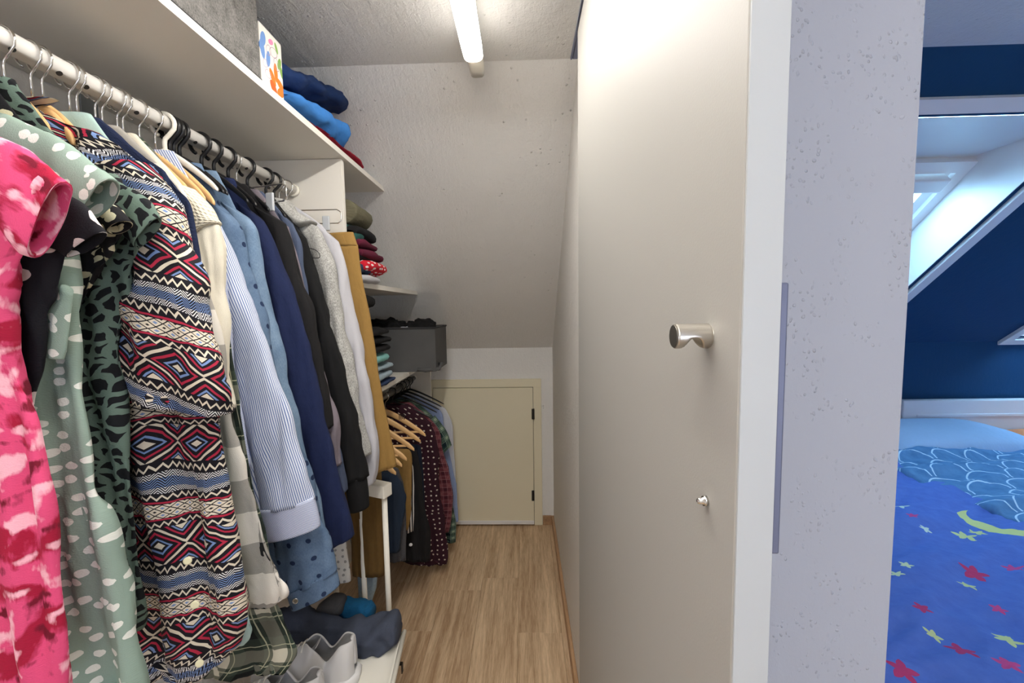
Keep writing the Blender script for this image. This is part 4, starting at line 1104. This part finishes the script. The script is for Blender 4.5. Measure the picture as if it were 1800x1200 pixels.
# ------------------------------------------------------------------ on the top shelf
XF = XS-.004
fy1 = at_x(457, 90, XF).y
fx = empty('felt_box', (XF-.15, fy1-.2, ZS1), label='grey felt storage box on the top shelf', cat='storage box')
felt2 = MatB('grey_felt', .98, 0, .1); k_ = felt2.coord('Object'); f_ = felt2.noise(k_, 260, 4, .75); g_ = felt2.noise(k_, 45, 3, .6)
felt2.out(felt2.mix(((f_-.36)*2.6*.6 + (g_-.4)*.9).mx(0.0).mn(1.0), '#5A5957', '#A3A09C')); felt2.bump(f_, .6, .002); felt2 = felt2.m
box('box_front', XF-.012, XF, fy1-.36, fy1, ZS1+.006, ZS1+.235, felt2, fx, .004, 2)
box('box_side', XF-.3, XF-.0125, fy1-.01, fy1-.001, ZS1+.006, ZS1+.235, felt2, fx, .003)
box('box_side', XF-.3, XF-.0125, fy1-.359, fy1-.35, ZS1+.006, ZS1+.235, felt2, fx, .003)
box('box_back', XF-.312, XF-.3005, fy1-.36, fy1, ZS1+.006, ZS1+.235, felt2, fx, .003)
box('box_base', XF-.312, XF+.001, fy1-.361, fy1+.001, ZS1+.0005, ZS1+.006, lipm, fx, .001)
qa, qb = at_x(459, 100, XF), at_x(500, 150, XF)
fy0, fy2 = fy1+.006, qb.y
fz = at_x(500, 84, XF).z
fm = MatB('floral_paper', .6, 0, .3); uu, vv, ww = fm.uv(fm.coord('Object'))
L_, H_ = fy2-fy0, fz-ZS1
yy, zz = (vv + L_/2)/L_, ww/H_                      # object origin at base centre
aspect = H_/L_
cl_ = fm.rgb('#E6E2DA')
def ell(cx, cy, a, b, ang, colr, cur, ring=None):
    X, Y = (yy-cx), (zz-cy)*aspect; ca, sa = math.cos(ang), math.sin(ang)
    p, q = (X*ca+Y*sa)/a, (Y*ca-X*sa)/b
    d = p*p+q*q
    f = (d < 1.0) if ring is None else ((d-1.0).abs() < ring)
    return fm.mix(f, cur, colr)
for (cx, cy, a, b, an, c) in ((.5, .27, .22, .10, 2.1, '#E8792A'), (.66, .40, .25, .09, 1.6, '#E8792A'), (.85, .25, .2, .11, 2.6, '#E8792A'), (.52, .10, .2, .12, 2.3, '#D9602A'), (.86, .12, .2, .12, .6, '#E8792A'),
        (.15, .78, .2, .11, 1.3, '#6E93CB'), (.1, .6, .24, .1, 1.7, '#6E93CB'), (.34, .52, .22, .09, 1.4, '#6E93CB'), (.86, .62, .18, .08, 1.2, '#7FA653'), (.95, .5, .16, .08, 1.9, '#7FA653'), (.75, .85, .14, .06, 2.0, '#8DB463'), (.5, .86, .12, .07, .5, '#D98BB0')):
    cl_ = ell(cx, cy, a, b, an, c, cl_)
for (cx, cy, a, b, an) in ((.6, .72, .18, .12, .4), (.38, .68, .14, .1, 1.2), (.72, .56, .12, .16, .2), (.2, .4, .12, .09, .7), (.3, .26, .13, .1, .2)):
    cl_ = ell(cx, cy, a, b, an, '#A98B9E', cl_, .13)
fm.out(cl_)
fb = empty('floral_box', (XF-.1, (fy0+fy2)/2, ZS1), label='white cardboard box with orange and blue leaf print on the top shelf', cat='box')
ob = box('box_body', XF-.16, XF-.003, fy0, fy2, ZS1+.0005, fz-.001, fm.m, fb, .001)
ld = box('lid_edge', XF-.161, XF-.0031, fy0+.0002, fy2-.0002, fz-.0009, fz+.0015, M['white'], fb, .0008)
FT = 'folded clothes on the top shelf'
def drape(name, label, rows, d_t, mat, amp=.006):
    """rows (x1,y1,x2,y2,depth,t): crumpled cloth traced ring by ring"""
    r = empty(name, tuple(at(rows[0][0], rows[0][3], rows[0][4])), label=label, cat='folded clothes', group=FT)
    SEED[0] += 1
    R = []
    for (x1, y1, x2, y2, d, t) in rows:
        A, B = at(x1, y1, d), at(x2, y2, d); R.append(((A+B)/2, Vector((t, 0, 0)), (B-A)/2))
    tube_mesh('folded_body', R, mat, r, 40, 6, amp, 30, 30, SEED[0], 2.6, False, ramp0=.8)
    return r
def crumple(name, label, X0, X1, pts, mat, amp, seed, sub=True):
    """rings along the depth; pts (px top, py top, py bottom) seen at the front plane X1"""
    r = empty(name, (X1-.1, at_x(pts[0][0], pts[0][1], X1).y, ZS1), label=label, cat='folded clothes', group=FT); R = []
    for (px, yt, yb, k) in pts:
        T = at_x(px, yt, X1); Bm = at_x(px, yb, X1); Bm.z = max(Bm.z, ZS1+.014); T.z = max(T.z, Bm.z+.012)
        R.append((Vector(((X0+X1)/2, T.y, (T.z+Bm.z)/2)), Vector(((X1-X0)/2*k, 0, 0)), Vector((0, 0, max(.004, abs(T.z-Bm.z)/2)))))
    tube_mesh('folded_body', R, mat, r, 44, 8, amp, 26, 22, seed, 2.5, False, ramp0=1)
    return r
crumple('folded_trousers', 'dark red garment lying at the bottom on the top shelf', -.85, -.572, [(545, 208, 224, .8), (575, 228, 250, 1), (605, 256, 277, 1), (628, 268, 298, 1), (645, 290, 313, .9), (650, 305, 318, .5)], M['red'], .004, 3.3)
crumple('folded_hoodie', 'bright blue folded hoodie on the top shelf', -.85, -.552, [(514, 146, 186, .7), (530, 156, 202, 1), (560, 172, 225, 1.0), (590, 190, 250, 1.0), (612, 214, 263, .98), (620, 242, 266, .7)], M['royal'], .011, 8.1)
crumple('folded_sweater', 'navy folded fleece on top of the bright blue hoodie', -.85, -.575, [(504, 100, 142, .85), (530, 117, 152, 1), (560, 130, 166, 1), (590, 145, 182, 1), (615, 162, 196, .97), (630, 180, 195, .6)], M['deepnavy'], .008, 4.7)

# ------------------------------------------------------------------ white rack with shoes
zr_ = CAM.z - 1.08
pA = at_z(684, 1077, zr_); pB = at_z(642, 1062, zr_); pC = at_z(592, 1045, zr_)
ztop_r = at(681, 868, pA.y).z
rk = empty('shoe_rack', (-.55, 1.2, 0), label='white shoe rack with three round posts beside the aisle', cat='rack')
e1_ = at_z(708, 1113, zr_); e2_ = at_z(688, 1200, zr_)
dr = (e2_-e1_).normalized()                              # front rail direction towards the camera
far = e1_ - dr*.01; near = e1_ + dr*.62
xw_ = -.80
white_r = M['wplastic']
def pipe(nm, a, b, r=.009): return wire(nm, [Vector(a), (Vector(a)+Vector(b))/2, Vector(b)], r, white_r, rk, 14)
pv = [pA, pB, pC]
for P in pv: pipe('post', (P.x, P.y, .0), (P.x, P.y, ztop_r-.004), .0095)
dirx = (pB-pA).normalized(); q0 = pA - dirx*.018; q1 = pC + dirx*.12
bm = bmesh.new(); ln = (q1-q0).length; an = math.atan2(dirx.y, dirx.x)
bm_box(bm, -ln/2, ln/2, -.022, .022, -.0225, .0225, .003, 2, Matrix.Rotation(an, 3, 'Z')); mid = (q0+q1)/2
bmesh.ops.translate(bm, verts=bm.verts, vec=(mid.x, mid.y, ztop_r+.015))
bm_obj('top_rail', bm, white_r, rk)
# tray with a raised rim
def grid_sheet(nm, P00, P10, P11, P01, nx, ny, hf, th, mat, parent, uvw=True):
    verts = []; faces = []; uvs = []
    def pt(i, j):
        s, t = i/nx, j/ny
        p = P00*(1-s)*(1-t) + P10*s*(1-t) + P11*s*t + P01*(1-s)*t; p = Vector(p); p.z += hf(p.x, p.y, s, t); return p
    for j in range(ny+1):
        for i in range(nx+1): verts.append(pt(i, j))
    N_ = len(verts)
    for v in verts[:N_]: verts.append(v - Vector((0, 0, th)))
    W_ = nx+1
    def q(*ix):
        faces.append(ix)
        for k in ix: uvs.append((verts[k].x, verts[k].y))
    for j in range(ny):
        for i in range(nx):
            a = j*W_+i; q(a, a+1, a+W_+1, a+W_); q(N_+a, N_+a+W_, N_+a+W_+1, N_+a+1)
    for i in range(nx):
        q(i, N_+i, N_+i+1, i+1); a = ny*W_+i; q(a, a+1, N_+a+1, N_+a)
    for j in range(ny):
        a = j*W_; q(a, a+W_, N_+a+W_, N_+a); a = j*W_+nx; q(a, N_+a, N_+a+W_, a+W_)
    return mesh_obj(nm, verts, faces, mat, parent, uvs)
def rimh(x, y, s, t): return .012*max(0, (s-.9)/.1)**2 - .006*math.exp(-((s-.6)/.2)**2)
t00 = Vector((xw_, far.y+.06, zr_-.012)); t10 = Vector((far.x, far.y, zr_-.012)); t11 = Vector((near.x, near.y, zr_-.012)); t01 = Vector((xw_, near.y, zr_-.012))
grid_sheet('tray', t00, t10, t11, t01, 30, 12, rimh, .008, white_r, rk)
pipe('front_rail', (far.x+.004, far.y, zr_), (near.x+.004, near.y, zr_), .0075)
for P in (far, near):
    pipe('leg', (P.x-.07, P.y, .0), (P.x-.07, P.y, zr_-.018), .009)
for P in (t00, t01): pipe('leg', (P.x, P.y, .0), (P.x, P.y, zr_-.018), .009)
# second tray below
grid_sheet('tray', t00-Vector((0, 0, .2)), t10-Vector((0, 0, .2)), t11-Vector((0, 0, .2)), t01-Vector((0, 0, .2)), 20, 8, rimh, .008, white_r, rk)
c = at(700, 1166, e1_.y-.06)
br = empty('wall_hook', (c.x, c.y, c.z-.02), label='small black metal bracket sticking out beside the shoe rack', cat='bracket')
box('arm', c.x-.04, c.x+.014, c.y-.006, c.y+.006, c.z-.0015, c.z+.0015, M['blackmetal'], br)
box('tip', c.x+.011, c.x+.014, c.y-.006, c.y+.006, c.z-.03, c.z-.0016, M['blackmetal'], br)

# sneakers: heel towards the aisle, toe towards the wall
M['snk'] = plain('sneaker_upper', '#C9C7C6', .7, nb=.2, nscale=500)
M['snkin'] = cloth('sneaker_lining', '#51606E')
M['sole'] = plain('sneaker_sole', '#D8D7D6', .5)
def sneaker(label, heel, ang, sc=1.0):
    r = empty('sneaker', heel, ang, label, 'shoe', 'sneakers on the shoe rack')
    n, seg = 26, 26
    L = .28*sc
    def prof(t):
        w_ = (.030+.008*math.sin(min(t/.25, 1)*math.pi/2)) if t < .3 else .038+.010*math.sin((t-.3)/.45*math.pi/2) if t < .75 else .048*math.sqrt(max(.02, 1-((t-.75)/.27)**2))
        h_ = .098-.06*min(1, t/.17)*0 
        top = .105 - .30*t*.09 if t < .12 else (.100-.045*math.sin(min(1, (t-.12)/.16)*math.pi/2) if t < .28 else (.055+.055*math.sin((t-.28)/.16*math.pi/2) if t < .44 else .11-.065*((t-.44)/.56)**.8))
        return w_*sc, top*sc
    verts = []; faces = []
    for i in range(n+1):
        t = i/n; w_, top = prof(t)
        if i == 0: w_ *= .35
        op = max(0.0, min(1.0, (.47-t)/.06)) if t > .05 else .8   # opening half-gap
        for j in range(seg+1):
            s = -1+2*j/seg; a = s*(math.pi/2)             # from one lip under the foot to the other
            yv = math.sin(a); zb = abs(s)
            # side walls lean in towards the lip
            hgt = top*min(1.0, (zb/.55)) if zb < .55 else top
            gap = (.62*op)
            if zb <= .45: yy_ = w_*(zb/.45)*math.copysign(1, s) if s else 0; z_ = .0
            else:
                k = (zb-.45)/.55; z_ = top*(1-(1-k)**1.35); bul = 1+.10*math.sin(k*math.pi)
                inn_ = 1-(1-gap)*(k**2.6); yy_ = math.copysign(w_*bul*inn_, s)
            verts.append(Vector((-t*L, yy_, z_+.028*sc)))
    for i in range(n):
        for j in range(seg):
            a = i*(seg+1)+j; faces.append((a, a+1, a+seg+2, a+seg+1))
    up_ = mesh_obj('upper', verts, faces, M['snk'], r, local=True)
    md = up_.modifiers.new('thickness', 'SOLIDIFY'); md.thickness = .006*sc; md.offset = -1
    md = up_.modifiers.new('smooth', 'SUBSURF'); md.levels = 1; md.render_levels = 2
    # sole
    bm = bmesh.new(); outl = []
    for i in range(n+1): w_, _ = prof(i/n); outl.append((-(i/n)*L, w_*1.13+.001))
    pts = [(x_+.012*sc*(1 if k == 0 else 0), y_*(.55 if k == 0 else 1)) for k, (x_, y_) in enumerate(outl)]
    ring = pts + [(x_, -y_) for x_, y_ in pts[::-1]]
    lv = []
    for z_, s in ((0, .93), (.006, 1.0), (.026, 1.02), (.034, .98)):
        lv.append([bm.verts.new(((x_+L/2)*s-L/2, y_*s, z_*sc)) for x_, y_ in ring])
    for a, b in zip(lv, lv[1:]):
        for k in range(len(ring)): bm.faces.new((a[k], a[(k+1) % len(ring)], b[(k+1) % len(ring)], b[k]))
    bm.faces.new(lv[0]); bm.faces.new(lv[-1][::-1])
    bm_obj('sole', bm, M['sole'], r, True, True)
    tube_mesh('insole', [(Vector((-x_*L, 0, .045*sc)), Vector((0, .024*sc, 0)), Vector((0, 0, .008*sc))) for x_ in (.04, .2, .4, .5)], M['snkin'], None, 16, 3, hollow=False).parent = r
    tube_mesh('tongue', [(Vector((-.50*L, 0, .085*sc)), Vector((0, .02*sc, 0)), Vector((.003, 0, .004))), (Vector((-.42*L, 0, .105*sc)), Vector((0, .024*sc, 0)), Vector((.003, 0, .004))), (Vector((-.36*L, 0, .128*sc)), Vector((0, .022*sc, 0)), Vector((.004, 0, .003)))], M['snk'], None, 16, 4, hollow=False).parent = r
    for k in range(4):
        x_ = -(.50+.06*k)*L; zz_ = (prof(.50+.06*k)[1]+.03*sc)
        wire('lace', [Vector((x_, -.024*sc, zz_-.008)), Vector((x_, 0, zz_+.003)), Vector((x_, .024*sc, zz_-.008))], .003, M['wplastic'], None, 8).parent = r
    tube_mesh('heel_tab', [(Vector((.003, 0, .06*sc)), Vector((0, .014*sc, 0)), Vector((.004, 0, 0))), (Vector((.002, 0, .10*sc)), Vector((0, .013*sc, 0)), Vector((.004, 0, 0))), (Vector((-.004, 0, .137*sc)), Vector((0, .010*sc, 0)), Vector((.004, 0, 0)))], M['snk'], None, 14, 4, hollow=False).parent = r
    return r
zf = zr_-.012
h1_ = at(622, 1178, 1.12); h2_ = at(575, 1218, 1.02)
sneaker('light grey sneaker on the shoe rack, farther of the pair', (h1_.x, 1.13, zf-.004), math.radians(8))
sneaker('light grey sneaker on the shoe rack, nearer of the pair', (h2_.x-.01, 1.01, zf-.004), math.radians(6))
# clothes thrown on the rack
def throw(name, label, rows, mat, amp, seed, cat='folded clothes', power=2.3, fx=22, fz=26):
    r = empty(name, tuple(at(rows[len(rows)//2][0], rows[len(rows)//2][3], rows[len(rows)//2][4])), label=label, cat=cat, group='clothes thrown on the shoe rack'); R = []
    for (x1, y1, x2, y2, d, t) in rows:
        A, B = at(x1, y1, d), at(x2, y2, d); R.append(((A+B)/2, (B-A)/2, Vector((0, t, 0))))
    tube_mesh('folded_body', R, mat, r, 44, 8, amp, fx, fz, seed, power, False, ramp0=.9); return r
throw('crumpled_trousers', 'slate grey trousers thrown across the shoe rack', [(470, 1076, 480, 1150, 1.25, .05), (515, 1072, 520, 1160, 1.25, .06), (560, 1084, 565, 1156, 1.25, .06), (600, 1093, 610, 1153, 1.25, .055), (640, 1092, 645, 1150, 1.25, .055), (675, 1083, 677, 1140, 1.25, .05), (695, 1081, 697, 1130, 1.25, .045), (701, 1088, 702, 1122, 1.25, .035)], M['slate'], .010, 2.2)
throw('fuzzy_socks', 'teal fuzzy socks bunched behind the slate trousers', [(585, 1058, 588, 1085, 1.33, .03), (610, 1052, 612, 1090, 1.33, .04), (632, 1058, 634, 1090, 1.33, .04), (648, 1060, 650, 1086, 1.33, .035), (657, 1068, 658, 1080, 1.33, .02)], M['fuzzy'], .008, 5.2, 'socks')
throw('slipper', 'dark grey slipper with fleece lining behind the denim cuff', [(560, 1062, 566, 1085, 1.31, .03), (580, 1050, 584, 1080, 1.31, .035), (600, 1048, 602, 1075, 1.31, .035), (606, 1055, 607, 1068, 1.31, .02)], M['jeansgrey'], .004, 9.2, 'slipper')

# ------------------------------------------------------------------ bedroom: bed, bedding
BZ = .59
hx0 = at(1585, 720, 2.55).x; hzt = at(1680, 703, 2.54).z
bed = empty('bed', (2.4, 1.5, 0), label='wide bed with white grooved headboard under the roof slope', cat='bed')
hbx1 = 4.2
M['bedwhite'] = plain('bed_white', '#DEDCE2', .5)
box('headboard', hx0, hbx1, 2.54, 2.585, .2, hzt, M['bedwhite'], bed, .006, 2)
gp = at(1650, 726, 2.54).z
box('groove_strip', hx0+.08, hbx1-.08, 2.534, 2.5395, gp-.022, gp-.004, M['bedwhite'], bed, .002)
box('bed_frame', .62, 4.2, .42, 2.53, .18, .34, M['bedwhite'], bed, .005)
for (x_, y_) in ((.7, .5), (4.1, .5), (.7, 2.45), (4.1, 2.45)): box('leg', x_-.03, x_+.03, y_-.03, y_+.03, 0, .1795, M['bedwhite'], bed, .003)
mt = tube_mesh('mattress', [(Vector((2.41, y_, .455)), Vector((1.77*k, 0, 0)), Vector((0, 0, .112*k2))) for y_, k, k2 in ((.44, .985, .7), (.46, .995, .95), (.6, 1, 1), (1.5, 1, 1), (2.4, 1, 1), (2.51, .995, .95), (2.53, .985, .7))], cloth('mattress_cover', '#C7D2E6'), bed, 40, 4, hollow=False, power=14)

def rumple(x, y, s, t):
    p = Vector((x*2.1+y*1.6, y*7-x*3.0, 0))
    return .022*noise.noise(p) + .022*(.5-abs(noise.noise(p*2.1))) + .012*(.5-abs(noise.noise(p*4.3)))
def duvet_mat():
    m = MatB('blue_duvet_print', .9, 0, .2); k = m.coord('UV'); X, Y, _ = m.uv(k)
    n = m.noise(k, 30, 3)
    col = m.mix(n, '#5068B8', '#6482CC')
    def star(px, py, R, colr, cur, rot=0.3):
        c = at_z(px, py, BZ+.03); dx, dy = X-c.x, Y-c.y
        r = (dx*dx+dy*dy).sqrt(); th = dy.m('ARCTAN2', dx)
        a = ((th+rot)/(2*math.pi/5)).tri()
        return m.mix((r < (a*.58+.42)*R*.62), cur, colr)
    for px, py, R, c, ro in ((1696, 944, .055, '#D5D896', .2), (1718, 938, .04, '#D5D896', .9), (1712, 1010, .055, '#C2406E', .4), (1700, 1032, .035, '#D5D896', .1), (1592, 1005, .03, '#DADFB0', .5), (1576, 1017, .03, '#DADFB0', .8),
                            (1755, 1075, .03, '#D0508A', .5), (1586, 1190, .05, '#C2406E', .2), (1580, 893, .05, '#D5E0D0', .6), (1603, 917, .03, '#D0508A', .2), (1626, 934, .03, '#D5E0D0', .9), (1640, 1120, .032, '#D5D896', .4), (1690, 1150, .05, '#C2406E', .0), (1770, 1130, .045, '#D5D896', .7), (1770, 1180, .04, '#D0508A', .1), (1620, 1080, .035, '#C2406E', .9), (1780, 1000, .04, '#D0508A', .3)):
        col = star(px, py, R, c, col, ro)
    c = at_z(1765, 925, BZ+.03)
    d1_ = ((X-c.x)*(X-c.x)+(Y-c.y)*(Y-c.y)).sqrt(); d2_ = ((X-c.x-.04)*(X-c.x-.04)+(Y-c.y-.025)*(Y-c.y-.025)).sqrt()
    col = m.mix((d1_ < .115)*(d2_ > .10), col, '#D8D890')
    m.out(col); m.bump(m.noise(k, 60, 4), .5, .006); return m.m
zb = BZ+.03
dv = empty('duvet', (1.7, 1.2, BZ), label='blue duvet with yellow and pink stars and a crescent moon', cat='duvet')
A0 = Vector((.6, .36, zb)); A1 = Vector((1.86, .36, zb))
b0 = at_z(1578, 826, zb); b1 = at_z(1800, 915, zb); sl = (b1.y-b0.y)/(b1.x-b0.x)
def edge_y(x): return b0.y + sl*(x-b0.x) + .05
A3 = Vector((.6, 2.05, zb)); A2 = Vector((1.86, 2.05, zb))
grid_sheet('cover', A0, A1, A2, A3, 150, 110, lambda x, y, s, t: rumple(x, y, s, t) - .05*max(0, (abs(s-.5)-.47)/.03)**2, .04, duvet_mat(), dv)
def scale_mat():
    m = MatB('blue_scallop_print', .9, 0, .2); k = m.coord('UV'); X, Y, _ = m.uv(k); n = m.noise(k, 25, 3)
    p = .16
    col = m.mix(n, '#3F6C9C', '#6E9BC8')
    row = (Y/(p*.5)).floor(); off = (row*.5).frac()
    fx_ = ((X/p)+off).frac()-.5; fy_ = (Y/(p*.5)).frac()
    r = (fx_*fx_+fy_*fy_*.25).sqrt()
    col = m.mix(((r-.44).abs() < .018), col, '#C3DDF2')
    m.out(col); m.bump(m.noise(k, 50, 4), .5, .008); return m.m
tv = empty('duvet', (2.4, 2.0, BZ), label='crumpled steel blue duvet with pale scallop lines near the pillows', cat='duvet')
z2 = zb+.045
def rum2(x, y, s, t):
    p = Vector((x*1.8+y*1.2, y*11-x*2.2, 3))
    e = min(1, min(t, 1-t, s)/.10)
    return .035*noise.noise(p)+.022*noise.noise(p*2.1)+.010*noise.noise(p*4.7) + .035*e
c0 = at_z(1570, 812, z2); c1 = at_z(1800, 922, z2)
B00 = Vector((1.80, .5, z2-.03)); B10 = Vector((4.1, .5, z2-.04)); B11 = Vector((4.1, 2.26, z2-.04)); B01 = Vector((1.74, 2.26, z2-.03))
grid_sheet('cover', B00, B10, B11, B01, 150, 90, rum2, .05, scale_mat(), tv)
def pillow(name, label, x0, x1, y0, y1, z0, h, mat, tilt=0):
    verts = []; faces = []; uvs = []; n = 28
    for sgn in (1, -1):
        for j in range(n+1):
            for i in range(n+1):
                s, t = i/n*2-1, j/n*2-1
                b = max(0, (1-abs(s)**3.2)*(1-abs(t)**3.2))**.5
                x_ = (x0+x1)/2+(x1-x0)/2*s*(1-.06*t*t); y_ = (y0+y1)/2+(y1-y0)/2*t*(1-.06*s*s)
                verts.append(Vector((x_, y_, z0+h/2+sgn*h/2*b*(1+.12*noise.noise(Vector((x_*7, y_*7, sgn)))) + (y_-y0)*tilt)))
    W_ = n+1
    for k in (0, 1):
        for j in range(n):
            for i in range(n):
                a = k*W_*W_+j*W_+i; f = (a, a+1, a+W_+1, a+W_); f = f if k == 0 else f[::-1]
                faces.append(f); uvs += [(verts[q].x, verts[q].y) for q in f]
    o = mesh_obj(name, verts, faces, mat, None, uvs); return tag(o, label, 'pillow', 'pillows at the headboard')
pillow('pillow', 'pale blue pillow at the left end of the headboard', 1.95, 2.72, 2.1, 2.52, BZ-.012, .15, cloth('pale_blue_cotton', '#A9C2E4', var=.05), .06)
pillow('pillow', 'orange pillow lying flat against the headboard', 2.76, 3.5, 2.1, 2.52, BZ-.012, .085, cloth('orange_cotton', '#E08A5E', var=.12), .03)

# keep names free of helper leftovers: drop unused meshes
for me in list(bpy.data.meshes):
    if me.users == 0: bpy.data.meshes.remove(me)
